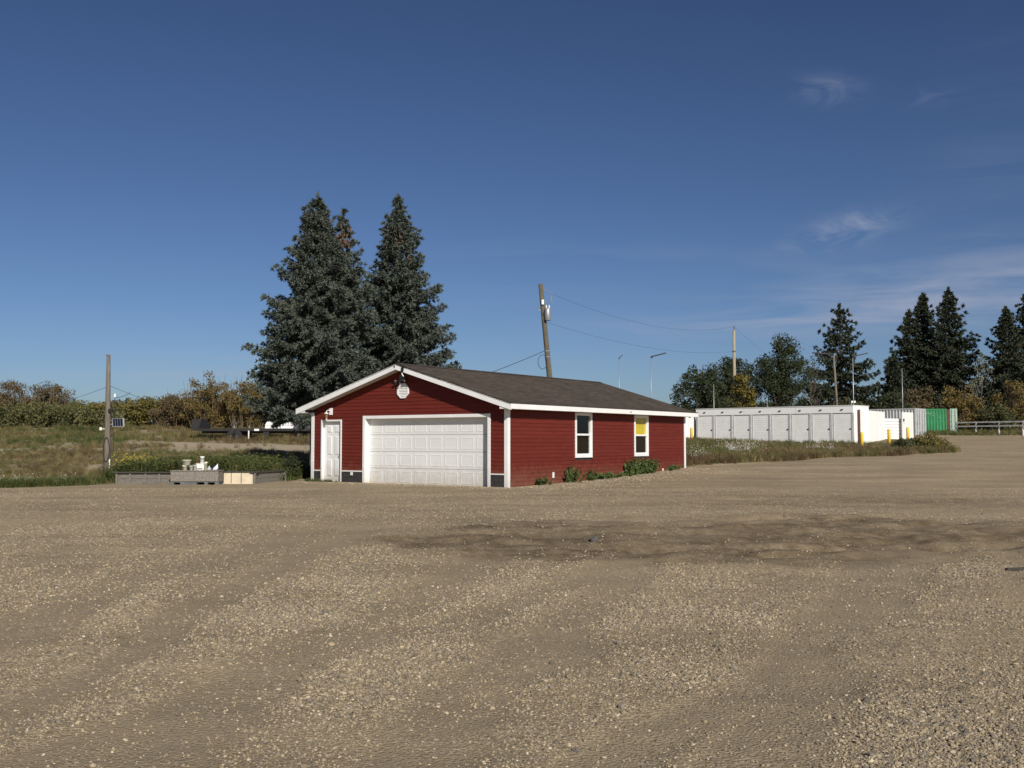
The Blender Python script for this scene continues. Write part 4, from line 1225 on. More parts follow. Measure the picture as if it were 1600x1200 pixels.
# collection children sort by name, so tuft00..07 come before tuftflower301, 302
PROT = tufts + [flw, fly]

def in_garage(x, y, pad=.15):
    dx, dy = x + .133, y - 31.06
    lx = dx * .8222 - dy * .5692; ly = dx * .5692 + dy * .8222
    return (lx > -GW - pad) & (lx < pad) & (ly > -pad) & (ly < GL + pad)

def grass():
    X, Y, S, I = [], [], [], []
    def put(x, y, s, idx):
        k = ~in_garage(x, y); X.append(x[k]); Y.append(y[k]); S.append(s[k]); I.append(idx[k])
    # left field
    n = 52000
    y = 29 + 84 * rng.random(n) ** 1.25; x = -(y * 1.0 + 6) + (y * 1.0 + 12) * rng.random(n)
    k = (grass_mask(x, y) > .5) & (x < 4) & (rng.random(n) > sand_mask(x, y) * .97)
    pn = fbm(x * .16, y * .10, 81, 4); k &= rng.random(n) < .45 + .55 * sstep(.35, .55, pn)
    x, y = x[k], y[k]; pn = fbm(x * .13 + 9, y * .08, 83, 4) + rng.normal(-.02, .07, len(x))
    idx = np.where(pn < .40, rng.integers(6, 8, len(x)), np.where(pn < .50, rng.integers(4, 6, len(x)), np.where(pn < .60, rng.integers(2, 4, len(x)), rng.integers(0, 2, len(x)))))
    idx = np.where((idx >= 4) & (rng.random(len(x)) < .45), rng.integers(2, 4, len(x)), idx)
    idx = np.where(rng.random(len(x)) < .006, 8, idx)
    s = rng.uniform(.18, .48, len(x)) * (.7 + .5 * sstep(50, 80, y)) * (.55 + .45 * sstep(34, 40, y))
    put(x, y, s, idx)
    # bright green verge at the yard's left edge
    n = 5200
    x = -13.2 - 14 * rng.random(n); e = np.interp(x, [-80, -22, -15.5, -12.9], [27.3, 28.6, 30.6, 33.0]); y = e + 2.4 * rng.random(n) ** 1.3 - .2
    put(x, y, rng.uniform(.16, .36, n), np.where(rng.random(n) < .78, rng.integers(0, 2, n), rng.integers(2, 4, n)))
    n = 130; x = -13.6 - 8 * rng.random(n); y = np.interp(x, [-80, -22, -15.5, -12.9], [27.5, 28.8, 30.8, 33.2]) + .2 + .5 * rng.random(n)
    put(x, y, rng.uniform(.2, .4, n), np.full(n, 8))
    # tall weeds in and behind the raised bed
    n = 2600
    x = -13.2 + 5.6 * rng.random(n); y = np.interp(x, [-13, -9, -7.6], [34.3, 34.6, 36.2]) + 3.4 * rng.random(n)
    put(x, y, rng.uniform(.5, 1.0, n) * np.interp(x, [-13.2, -12.4, -8.8, -7.6], [.75, .9, 1.0, .6]), np.where(rng.random(n) < .82, rng.integers(0, 2, n), rng.integers(2, 4, n)))
    n = 22; x = -13.2 + .9 * rng.random(n); y = 35.2 + 1.0 * rng.random(n); put(x, y, rng.uniform(.7, 1.05, n), np.full(n, 9))
    # strip in front of the storage containers
    n = 11000
    x = 4 + 21 * rng.random(n); y = 41 + 38 * rng.random(n)
    cont = 79.8 - (x - 14.0) * .919 - .5
    k = (grass_mask(x, y) > .5) & (y < np.where(x > 13.3, cont, 90))
    x, y = x[k], y[k]; pn = fbm(x * .3, y * .16, 87, 3) + rng.normal(0, .06, len(x))
    idx = np.where(pn < .40, rng.integers(6, 8, len(x)), np.where(pn < .53, rng.integers(4, 6, len(x)), np.where(pn < .66, rng.integers(2, 4, len(x)), rng.integers(0, 2, len(x)))))
    put(x, y, rng.uniform(.16, .46, len(x)), idx)
    for (cx_, cy_, r1, r2, n) in ((10.6, 49.5, 1.1, 1.8, 42), (7.9, 45, .5, .8, 10), (16.2, 55, .9, 1.2, 14), (12.6, 57, 1.5, 2, 12)):
        put(cx_ + rng.normal(0, r1 * .5, n), cy_ + rng.normal(0, r2 * .5, n), rng.uniform(.4, .75, n), np.full(n, 8))
    # dense tall front edge of that strip
    n = 3000
    x = 7 + 17.0 * rng.random(n); y = np.interp(x, [6.9, 10, 17, 23.4, 24.2], [41.9, 44.9, 52.3, 55.3, 57]) + 2.6 * rng.random(n)
    put(x, y, rng.uniform(.14, .46, n) * sstep(6.0, 10, x), np.where(rng.random(n) < .18, rng.integers(0, 2, n), np.where(rng.random(n) < .5, rng.integers(2, 4, n), rng.integers(4, 7, n))))
    # far right verge under the rail fence
    n = 3500
    x = 26 + 40 * rng.random(n); y = 92.5 + 12 * rng.random(n)
    put(x, y, rng.uniform(.2, .5, n), rng.integers(0, 5, n))
    # sparse green at the garage door step
    n = 60; a = -8.2 + 1.5 * rng.random(n); b = -.12 - .25 * rng.random(n)
    put(-.133 + .8222 * a + .5692 * b, 31.06 - .5692 * a + .8222 * b, rng.uniform(.07, .17, n), rng.integers(0, 2, n))
    x = np.concatenate(X); y = np.concatenate(Y); s = np.concatenate(S); idx = np.concatenate(I)
    n = len(x)
    rot = np.stack([rng.normal(0, .12, n), rng.normal(0, .12, n), rng.random(n) * 6.28], -1)
    ss = np.stack([s * rng.uniform(.9, 1.5, n), s * rng.uniform(.9, 1.5, n), s], -1)
    scatter('rough_grass', np.stack([x, y, H(x, y) - .01], -1), rot, ss, idx, PROT, 'rough green and dry grass with weeds around the gravel yard')
grass()

def weed(name, lx, ly, h, w, n, seed, label, seedheads=False, parent_garage=True, world=None):
    r = np.random.default_rng(seed)
    if world: x, y = world
    else:
        x = -.133 + .8222 * lx + .5692 * ly; y = 31.06 - .5692 * lx + .8222 * ly
    o = empty(name, (x, y, hz(x, y)), math.atan2(-.5692, .8222), label, 'weed', 'weeds along the garage side wall')
    st = MB(); lf = MB(); hd = MB()
    for i in range(n):
        bx, by = abs(r.normal(0, .10)) + .03, r.normal(0, w * .42)
        hh = h * r.uniform(.45, 1.0); tx, ty = bx + r.normal(.08, .08), by + r.normal(0, .10)
        st.tube([(bx, by, -.05), ((bx + tx) / 2 + .01, (by + ty) / 2, hh * .55), (tx, ty, hh)], [.007, .005, .002], 4, caps=False)
        m_ = int(10 + 14 * hh)
        q = r.uniform(.1, 1.0, m_)
        C = np.stack([bx + (tx - bx) * q, by + (ty - by) * q, hh * q], -1)
        leaf_quads(lf, C, np.full(m_, .05), 3, .075, r)
        if seedheads and hh > h * .7:
            Cq = np.stack([np.full(5, tx), np.full(5, ty), hh + np.linspace(-.12, .05, 5)], -1)
            leaf_quads(hd, Cq, np.full(5, .02), 4, .035, r)
    st.build('stems', M['weed'], o); lf.build('leaves', M['weed'], o)
    if seedheads and hd.n: hd.build('seed_heads', M['weedseed'], o)
weed('weed_clump', .06, 1.55, .24, .30, 12, 401, 'smallest weed clump at the garage wall, near the front corner')
weed('weed_clump', .06, 3.3, .52, .38, 22, 402, 'tall leafy weed left of the first side window', True)
weed('weed_clump', .06, 4.65, .34, .34, 14, 403, 'weed clump below the first side window', True)
weed('weed_clump', .06, 6.1, .20, 1.2, 24, 404, 'low spreading weeds between the two side windows')
weed('weed_clump', .06, 7.55, .62, .6, 34, 405, 'tall rusty headed weeds left of the yellow blind window', True)
weed('weed_clump', .06, 8.7, .52, .6, 34, 406, 'dense green weeds under the yellow blind window', True)
weed('weed_clump', .06, 10.6, .2, .5, 12, 407, 'low weed patch near the far corner of the side wall')
make_leafy('weed_bush', 22.3, 56.3, 1.05, 1.15, 421, 'rounded olive weed bush at the end of the grass strip', 'leafolive', 'bush', blobs=80, n=40, size=.09, z0=.0, rb=.25, stems=9, thin=.5)
make_leafy('weed_bush', 20.9, 56.0, .85, .8, 422, 'lower green weed bush just left of the rounded olive one', 'leafmid', 'bush', blobs=50, n=40, size=.09, z0=.0, rb=.22, stems=9, thin=.5)
make_leafy('weed_bush', -7.6, 36.4, 1.0, .35, 423, 'dark dead weed at the right end of the raised bed', 'leafdark', 'bush', blobs=26, n=30, size=.07, z0=.1, rb=.18, stems=4, thin=.5)

# ------------------------------------------------------------------ storage containers
CA = math.atan2(-.677, .736)      # the row's direction

def corrugated(mb, x0, x1, y, z0, z1, pitch=.278, depth=.036, face=-1):
    """trapezoid ribbed sheet in the local xz plane at y; ribs along z"""
    n = max(1, int(round((x1 - x0) / pitch))); p = (x1 - x0) / n
    xs, ds = [], []
    for k in range(n):
        a = x0 + k * p
        xs += [a, a + p * .26, a + p * .5, a + p * .76]; ds += [0, 0, 1, 1]
    xs.append(x1); ds.append(0)
    vs = []; fs = []
    for x, d in zip(xs, ds):
        yy = y - face * depth * d
        vs += [(x, yy, z0), (x, yy, z1)]
    for k in range(len(xs) - 1): fs.append((2 * k, 2 * k + 2, 2 * k + 3, 2 * k + 1))
    mb.add(vs, fs)

def storage_row():
    x0, y0 = 14.0, 79.8
    z = 1.50
    o = empty('storage_container', (x0, y0, z), CA, 'long white storage container with eight roll-up doors facing the yard', 'container')
    L, W, Hc = 12.5, 2.44, 2.56
    sh = MB(); sh.box(0, L, .12, W, -.3, Hc - .5); sh.box(0, L, .02, W, Hc - .5, Hc - .02)
    sh.build('body', M['steelwhite'], o)
    MB().box(-.03, L + .03, -.06, W + .03, Hc - .018, Hc + .02).build('roof_edge', M['steelwhite'], o)
    MB().box(.0, L, -.03, .018, Hc - .50, Hc - .02).build('header_panel', M['steelwhite'], o)
    n = 8; p = L / n
    for k in range(n + 1):
        xx = k * p
        MB().box(max(0, xx - .15), min(L, xx + .15), .0, .118, -.3, Hc - .502).build('pilaster', M['steelgrey'], o)
        if 0 < k < n: MB().box(xx - .03, xx + .03, -.012, -.0005, -.3, Hc - .502).build('pilaster_cap', M['white'], o)
    dm = None
    for k in range(n):
        a, b = k * p + .152, (k + 1) * p - .152
        if dm is None:
            mb = MB(); vs = []; fs = []; nr = 15; h = Hc - .52 + .15
            for r_ in range(nr):
                za = h * r_ / nr; zb = h * (r_ + 1) / nr
                for q, (zz, yy) in enumerate(((za, .040), (za + .010, .024), (zb - .02, .023), (zb - .004, .040))):
                    vs += [(0, yy, zz - .15), (b - a, yy, zz - .15)]
            for r_ in range(len(vs) // 2 - 1): fs.append((2 * r_, 2 * r_ + 1, 2 * r_ + 3, 2 * r_ + 2))
            mb.add(vs, fs); d = mb.build('roll_up_door', M['rollwhite'], o); dm = d
            lm = MB(); lm.box(b - a - .12, b - a - .03, -.01, .022, .92, 1.0)
            lt = lm.build('latch', M['black'], d); lt0 = lt
        else:
            d = copy_obj(dm, o); lt = copy_obj(lt0, d)
        d.location = (a, 0, 0)
        lmp = MB(); lmp.box((a + b) / 2 - .07, (a + b) / 2 + .07, -.09, -.0305, Hc - .30, Hc - .23); lmp.build('door_light', M['bronze'], o)
    for xx in (L * .33, L * .66): MB().box(xx - .008, xx + .008, -.034, -.0305, Hc - .5, Hc - .03).build('seam', M['steelgrey'], o)
    return o
storage_row()

def white_end():
    # plain white box behind the garage's far corner
    o = empty('white_container', (10.2, 80.9, 1.55), R(-14), 'plain white steel container half hidden behind the far garage corner', 'container')
    MB().box(0, 3.75, 0, 2.44, -.3, 2.30).build('body', M['steelwhite'], o, bevel=.02)
    m = MB(); corrugated(m, .1, 3.65, -.012, -.1, 2.2); m.build('ribbed_side', M['steelwhite'], o)
    MB().box(3.42, 3.55, -.06, -.055, 1.88, 2.0).build('vent', M['bronze'], o)
white_end()

def enclosure():
    o = empty('white_enclosure', (23.78, 71.75, 1.47), math.atan2(5.8, 3.75), 'white ribbed steel enclosure with low shutter and open door, behind yellow bollards', 'enclosure')
    # long ribbed wall
    m = MB(); corrugated(m, 0, 6.9, 0, -.25, 2.30, pitch=.25, depth=.03); m.build('ribbed_panel', M['panelwhite'], o)
    MB().box(0, 6.9, .04, .10, -.25, 2.32).build('panel_backing', M['panelwhite'], o)
    MB().box(-.10, -.002, -.02, .12, -.25, 2.32).build('rusty_post', M['brownsteel'], o)
enclosure()
def low_shutter():
    o = empty('low_shutter', (27.75, 78.3, 1.60), math.atan2(.9, 1.65), 'low white horizontal ribbed shutter between two white steel panels', 'shutter')
    for k in range(8):
        MB().box(0, 2.0, .0, .05, -.1 + k * .23, -.1 + k * .23 + .205).build('slat', M['rollwhite'], o, bevel=.012)
    MB().box(.0, 1.9, .055, .10, -.25, 1.72).build('backing', M['steelgrey'], o)
low_shutter()
def white_door():
    o = empty('steel_door', (29.25, 78.7, 1.60), math.atan2(1.0, 1.2), 'white steel door panel with black lock standing right of the low shutter', 'door')
    MB().box(0, 1.6, 0, .07, -.1, 2.20).build('leaf', M['panelwhite'], o, bevel=.01)
    MB().box(.12, .24, -.05, -.001, 1.52, 1.72).build('lock_box', M['black'], o)
    MB().box(.20, .26, -.03, -.001, 1.38, 1.43).build('handle', M['bronze'], o)
white_door()

def container(name, x, y, z, rz, L, W, Hc, mt, label, end_right_bars=None, marks=False):
    o = empty(name, (x, y, z), rz, label, 'container')
    fr = MB()
    for xx in (0, L - .1):
        for yy in (0, W - .1): fr.box(xx, xx + .1, yy, yy + .1, -.3, Hc)
    fr.build('corner_posts', M[mt], o); fr = MB()
    for yy in (.01, W - .09): fr.box(.1, L - .1, yy, yy + .08, Hc - .10, Hc - .002); fr.box(.1, L - .1, yy, yy + .08, -.2, .12)
    for xx in (.01, L - .09): fr.box(xx, xx + .08, .1, W - .1, Hc - .10, Hc - .002); fr.box(xx, xx + .08, .1, W - .1, -.2, .12)
    fr.build('rails', M[mt], o)
    for yy, f in ((.02, -1), (W - .02, 1)):
        m = MB(); corrugated(m, .1, L - .1, yy, .12, Hc - .10, face=f, depth=.05); m.build('ribbed_side', M[mt], o)
    MB().box(.05, L - .05, .05, W - .05, Hc - .05, Hc - .012).build('roof', M[mt], o)
    MB().box(.08, .10, .1, W - .1, .12, Hc - .1).build('end_wall', M[mt], o)
    if end_right_bars:
        for k in range(2):
            ya = .1 + k * (W - .2) / 2; yb = ya + (W - .2) / 2 - .01
            d = MB().box(L - .05, L - .01, ya, yb, .12, Hc - .1).build('door', M[end_right_bars], o)
            for q in (.25, .72):
                yy = ya + (yb - ya) * q
                b = MB(); b.tube([(L + .03, yy, .1), (L + .03, yy, Hc - .1)], .022, 6)
                for zz in (.5, 1.2, 1.9): b.box(L - .0095, L + .05, yy - .05, yy + .05, zz, zz + .06)
                b.build('locking_bar', M['galv'], d)
            for zz in (.55, 1.1, 1.65, 2.1): MB().box(L - .0098, L + .004, ya + .03, yb - .03, zz, zz + .03).build('door_rib', M['steelgrey'], d)
    else:
        MB().box(L - .1, L - .08, .1, W - .1, .12, Hc - .1).build('end_wall', M[mt], o)
    return o
g_o = container('shipping_container', 35.35 - 6.06 * .736, 92.0 + 6.06 * .677, 1.93, CA, 6.06, 2.44, 2.59, 'contgrey',
          'grey ribbed shipping container with barred end doors behind the white panels', 'contgrey')
gr = container('shipping_container', 38.35, 98.6, 2.12, R(-14), 2.30, 6.06, 2.55, 'contgreen', 'bright green ribbed shipping container beside the grey one')
# faint stencil marks high on its ribbed end
for k in range(7):
    MB().box(.22 + k * .145, .22 + k * .145 + rng.uniform(.05, .11), -.006, -.002 + .02, 2.10, 2.17).build('stencil_mark', M['contpale'], gr)
for (xx, zz) in ((1.62, 1.72), (1.05, 1.90), (.75, 2.0)): MB().box(xx, xx + .14, -.006, .018, zz, zz + .035).build('stencil_mark', M['contpale'], gr)
MB().box(2.31, 2.62, .12, .22, -.1, 2.5).build('door_edge', M['brownsteel'], gr)
d = MB().box(2.63, 3.25, .10, .16, -.02, 2.55).build('open_door', M['contpale'], gr); tag(d, 'pale green barred door leaf swung open')
for q in (.14, .44):
    b = MB(); b.tube([(2.63 + q, .07, .05), (2.63 + q, .07, 2.5)], .022, 6)
    for zz in (.4, .9, 1.4, 1.9): b.box(2.63 + q - .06, 2.63 + q + .06, .04, .0995, zz, zz + .07)
    b.build('locking_bar', M['galv'], d)

def bollard(x, y, label, h=1.0):
    z = hz(x, y)
    o = empty('bollard', (x, y, z), 0, label, 'bollard', 'yellow bollards by the containers')
    m = MB(); m.lathe([(.105, -.3), (.105, h - .06), (.085, h - .015), (.03, h)], 14); m.build('post', M['yellow'], o, True)
bollard(22.1, 66.4, 'yellow bollard in front of the white ribbed panel', 1.05)
bollard(25.33, 70.6, 'yellow bollard in front of the low white shutter', 1.0)
bollard(27.65, 73.4, 'yellow bollard in front of the white steel door', 1.0)
bollard(13.05, 76.4, 'yellow bollard left of the storage doors, by the garage corner', 1.0)

def rail_fence():
    pts = [(41.0, 98.6), (42.1, 96.8), (43.5, 94.9), (44.7, 92.9), (46.0, 90.9)]
    pts = [(39.6, 99.4)] + pts
    # spaced from the photograph: posts 2.4 m apart receding to the left
    o = empty('rail_fence', (41.0, 98.6, 0), 0, 'weathered white two rail fence at the right edge of the yard', 'fence')
    P = [(41.3 + 1.95 * k * .62, 98.2 - 1.95 * k, 0) for k in range(-1, 10)]
    Z = [max(2.6 - .06 * max(0, 91.5 - p[1]), hz(p[0], p[1]) + .05) for p in P]
    for (x, y, _), z in zip(P, Z):
        MB().box(x - 41.0 - .06, x - 41.0 + .06, y - 98.6 - .05, y - 98.6 + .05, z - .9, z + .84).build('post', M['fence'], o, bevel=.01)
    for k in range(len(P) - 1):
        (x0, y0, _), (x1, y1, _) = P[k], P[k + 1]
        for hgt in (.34, .70):
            m = MB(); dx, dy = .045 * -.85, .045 * -.53
            a0, a1 = Z[k] + hgt, Z[k + 1] + hgt
            ox, oy = -.07 * .85, -.07 * .53
            v = []
            for zz in (0, .13):
                v += [(x0 - 41 + ox + dx, y0 - 98.6 + oy + dy, a0 + zz), (x1 - 41 + ox + dx, y1 - 98.6 + oy + dy, a1 + zz), (x1 - 41 + ox, y1 - 98.6 + oy, a1 + zz), (x0 - 41 + ox, y0 - 98.6 + oy, a0 + zz)]
            m.hexa(v); m.build('rail', M['fence'], o)
    x, y, z = P[3][0], P[3][1], Z[3]
rail_fence()

# ------------------------------------------------------------------ poles, lamps and wires
def sag(a, b, s, n=24):
    a, b = Vector(a), Vector(b)
    return [tuple(a.lerp(b, t) - Vector((0, 0, s * 4 * t * (1 - t)))) for t in [k / n for k in range(n + 1)]]
def wire(a, b, s, label, r=.016, name='power_line'):
    o = MB().tube(sag(a, b, s), r, 5).build(name, M['wire']); tag(o, label, 'cable'); return o

# leaning pole behind the garage
lp = empty('utility_pole', (2.62, 62, hz(2.62, 62)), 0, 'leaning brown utility pole with transformer rising behind the garage roof', 'pole')
zb = hz(2.62, 62)
def lpp(z): return (-.92 * (z - zb) / (10.95 - zb), 0, z - zb)
MB().tube([lpp(zb - .5), lpp(4), lpp(8), lpp(10.95)], [.185, .17, .15, .135], 12).build('post', M['poledark'], lp, True)
x, _, z = lpp(9.15)
t = MB(); t.lathe([(.17, -.40), (.185, -.38), (.185, .28), (.14, .34), (.04, .37)], 14, x + .24, -.22); t.v[-1][:, 2] += z; to = t.build('transformer', M['galv'], lp, True)
for q in (-.08, .09):
    b = MB(); b.lathe([(.03, .30), (.045, .36), (.03, .42), (.04, .46), (.012, .52)], 8, x + .24 + q, -.22); b.v[-1][:, 2] += z; b.build('bushing', M['bucket'], to)
MB().box(x - .02, x + .12, -.2, .05, z - .1, z + .1).build('bracket', M['black'], lp)
x2, _, z2 = lpp(9.85); MB().box(x2 - .05, x2 + .09, -.25, -.13, z2 - .14, z2 + .14).build('fuse_box', M['bucket'], lp)
x3, _, z3 = lpp(9.5); m = MB(); m.tube([(x3 - .15, -.05, z3 - .15), (x3 - .28, -.05, z3 - .08), (x3 - .26, -.05, z3 + .15)], .025, 5); m.build('cutout', M['bronze'], lp)
x4, _, z4 = lpp(10.7); m = MB(); m.tube([(x4 + .1, 0, z4), (x4 + .45, .1, z4 - .2)], .02, 5)
for k in range(4): m.tube([(x4 + .45 + k * .06, .1, z4 - .2 - k * .03), (x4 + .47 + k * .06, .1, z4 - .21 - k * .03)], .05, 8)
m.build('strain_insulator', M['galv'], lp)
m = MB(); m.tube([(x4 + .75, .1, z4 - .35), (x4 + .6, .05, z4 - .62), (x4 + .5, 0, z4 - .9), (x4 + .1, -.1, z4 - .85)], .012, 4); m.tube([(x4 + .6, .05, z4 - .5), (x4 + .62, .05, z4 - .85)], .04, 6); m.build('lightning_arrester', M['galv'], lp)
xl, _, zl = lpp(6.3)
ring = [(xl - .33 + .27 * math.cos(a), -.15, zl + .42 * math.sin(a)) for a in np.linspace(0, 6.28, 20)]
MB().tube(ring, .016, 5).build('cable_coil', M['wire'], lp)
for hh in (6.6, 6.95): 
    q = lpp(hh); MB().tube([(q[0], 0, q[2] - .02), (q[0], 0, q[2] + .03)], .172, 10).build('strap', M['galv'], lp)

p2x, p2y = 22.28, 105
p2 = empty('utility_pole', (p2x, p2y, hz(p2x, p2y)), 0, 'pale wooden utility pole behind the storage doors', 'pole')
zz0 = hz(p2x, p2y)
MB().tube([(0, 0, -.4), (0, 0, 5), (0.02, 0, 12.75 - zz0)], [.19, .165, .13], 12).build('post', M['polepale'], p2, True)
MB().tube([(.03, 0, 12.7 - zz0), (.05, 0, 13.2 - zz0)], [.04, .05], 6).build('pin_insulator', M['bronze'], p2)
MB().tube([(0, 0, 10.55 - zz0), (0, 0, 10.7 - zz0)], .165, 10).build('clamp', M['bronze'], p2)
wire((2.62 - .92 + .62, 62.1, 10.4), (p2x + .05, p2y, 13.15), 1.1, 'upper power line from the leaning pole to the pale pole', .0065)
wire((2.0 + .1, 62, 8.65), (p2x, p2y, 10.65), .75, 'lower power line from the leaning pole to the pale pole', .0065)
wire((1.95, 62, 6.98), (-4.9, 49.5, 3.6), .15, 'service cable dropping from the leaning pole towards the spruces', .016, 'service_cable')
wire((p2x + .05, p2y, 13.1), (34.5, 116, 6.5), .3, 'power line descending from the pale pole into the trees', .0065)

def thin_pole(name, x, y, top, label, rad=.034, base=None, head=None, mt='galv', lean=0):
    zg = hz(x, y) if base is None else base
    o = empty(name, (x, y, zg), 0, label, 'lamp post' if head else 'post')
    MB().tube([(-lean, 0, -.2), (0, 0, top - zg)], [rad, rad * .8], 8).build('post', M[mt], o, True)
    if head:
        dx, dz_, ln = head
        m = MB(); z = top - zg
        v = []
        for zz in (-.045, .045):
            v += [(.0, -.16, z + zz), (ln * dx, -.16, z + dz_ + zz), (ln * dx, .16, z + dz_ + zz), (.0, .16, z + zz)]
        m.hexa(v); m.build('lamp_head', M['black'], o)
        MB().tube([(0, 0, z - .15), (ln * dx * .2, 0, z + dz_ * .2)], .03, 6).build('lamp_bracket', M['bronze'], o)
    return o
thin_pole('lamp_post', 9.2, 90, 8.75, 'slim lamp post with a small hooked head over the garage roof', head=(1, .28, .28))
thin_pole('lamp_post', 11.15, 84, 8.4, 'slim lamp post with a long slanted flat head right of the garage roof', head=(1, .30, 1.2))
thin_pole('lamp_post', 25.72, 79, 8.0, 'slim lamp post with slanted head in front of the lone ragged spruce', head=(1, .26, 1.1), rad=.04)
thin_pole('lamp_post', 29.2, 95, 9.5, 'leaning thick grey lamp post behind the right end of the storage doors', head=(-1, .15, 1.9), rad=.12, mt='pole', lean=-.35)
thin_pole('flag_post', 35.3, 94.8, 8.2, 'tall thin grey post behind the white steel door', rad=.036)
thin_pole('thin_post', 16.55, 86, 6.3, 'thin grey post between the two dark leafy trees', rad=.034)
thin_pole('thin_post', 20.8, 85.5, 5.1, 'short grey post just above the white storage roof', rad=.034)
o = thin_pole('camera_post', 31.55, 97.5, 5.35, 'short post with small white camera above the grey container', rad=.07)
MB().box(-.05, .35, -.12, .12, 5.2 - hz(31.55, 97.5), 5.38 - hz(31.55, 97.5)).build('camera_head', M['bucket'], o)

# left pole with solar camera gear
PX, PY = -14.05, 36.5
pz = hz(PX, PY)
pl = empty('utility_pole', (PX, PY, pz), 0, 'short grey weathered utility pole at the left edge of the yard', 'pole')
MB().tube([(0, 0, -.4), (0.0, 0, 1.2), (-.01, 0, 2.6), (-.02, 0, 4.62 - pz)], [.125, .115, .088, .062], 10).build('post', M['pole'], pl, True)
MB().tube([(-.10, 0, 4.60 - pz), (.03, 0, 4.60 - pz)], .03, 5).build('top_bolt', M['rust'], pl)
ring = [(.02 + .105 * math.cos(a), -.14, 1.05 + .42 * math.sin(a)) for a in np.linspace(0, 6.28, 22)]
MB().tube(ring, .016, 5).build('cable_coil', M['wire'], pl)
ring = [(.16 + .10 * math.cos(a), -.12, 1.2 + .62 * math.sin(a)) for a in np.linspace(-1.4, 1.5, 16)]
MB().tube(ring, .01, 5).build('hanging_cable', M['wire'], pl)
MB().tube([(.14, -.13, .02), (.14, -.13, .72)], .022, 6).build('conduit', M['bucket'], pl)
MB().tube([(-.05, 0, 3.18), (.06, 0, 3.30)], .03, 5).build('wire_clamp', M['galv'], pl)
m = MB(); m.tube([(-.06, -.06, 1.76), (-.17, -.1, 1.77)], .012, 5); m.lathe([(.03, -.06), (.05, -.03), (.05, .03), (.02, .05)], 8, -.2, -.1); m.v[-1][:, 2] += 1.77; m.build('flood_lamp', M['bucket'], pl)
m = MB(); m.tube([(.03, -.06, 2.40), (.1, -.1, 2.42)], .012, 5); m.box(.06, .20, -.15, -.06, 2.36, 2.46); m.build('cctv_camera', M['black'], pl)
sp = empty('solar_panel', (PX + .16, PY, pz + 2.0), 0, 'small tilted solar panel on a bracket beside the grey pole', 'solar panel')
m = MB()
def tilt(x, y, z): # tilted panel plane
    return (x, y + z * .0, z)
v = [(.05, -.12, -.16), (.50, -.32, -.16), (.53, -.29, -.16), (.08, -.09, -.16), (-.06, .12, .14), (.39, -.08, .14), (.42, -.05, .14), (-.03, .15, .14)]
m.hexa(v); m.build('frame', M['alu'], sp)
n_ = Vector((.45, -.2, 0)).cross(Vector((-.11, .24, .3))).normalized() * .004
m = MB(); m.add([tuple(Vector(p) + n_) for p in ((.075, -.12, -.145), (.485, -.302, -.145), (.387, -.088, .125), (-.03, .096, .125))], [(0, 1, 2, 3)]); m.build('cells', M['solar'], sp)
for k in (1, 2, 3):
    a = Vector((.075, -.12, -.145)).lerp(Vector((.485, -.302, -.145)), k / 4); b = Vector((-.03, .096, .125)).lerp(Vector((.387, -.088, .125)), k / 4)
    MB().tube([tuple(a + n_ * 1.6), tuple(b + n_ * 1.6)], .004, 4).build('cell_line', M['alu'], sp)
MB().tube([(-.10, .0, -.1), (.2, -.06, -.03)], .02, 6).build('bracket', M['galv'], sp)
ms_ = empty('antenna_mast', (PX + .21, PY + .05, pz + 2.05), 0, 'thin mast with a small white head beside the grey pole', 'mast')
MB().tube([(0, 0, -.05), (0, 0, .85)], .012, 6).build('rod', M['black'], ms_)
m = MB(); m.lathe([(.015, .80), (.035, .83), (.035, .92), (.01, .95)], 8); m.build('head', M['bucket'], ms_)
MB().tube([(-.16, -.05, .0), (0, 0, .02)], .012, 5).build('standoff', M['galv'], ms_)
wire((PX - .06, PY, pz + 3.22), (-68, 131, 6.6), 1.2, 'overhead cable running left from the grey pole', .0065)
wire((PX + .05, PY, pz + 3.26), (-36, 141, 6.4), 1.2, 'overhead cable running right from the grey pole over the scrub', .0065)
wire((PX + .21, PY + .05, pz + 2.85), (PX + .05 - .6, PY + 3.6, pz + 3.2), .05, 'short cable tying the thin mast to the overhead line', .009, 'tie_cable')

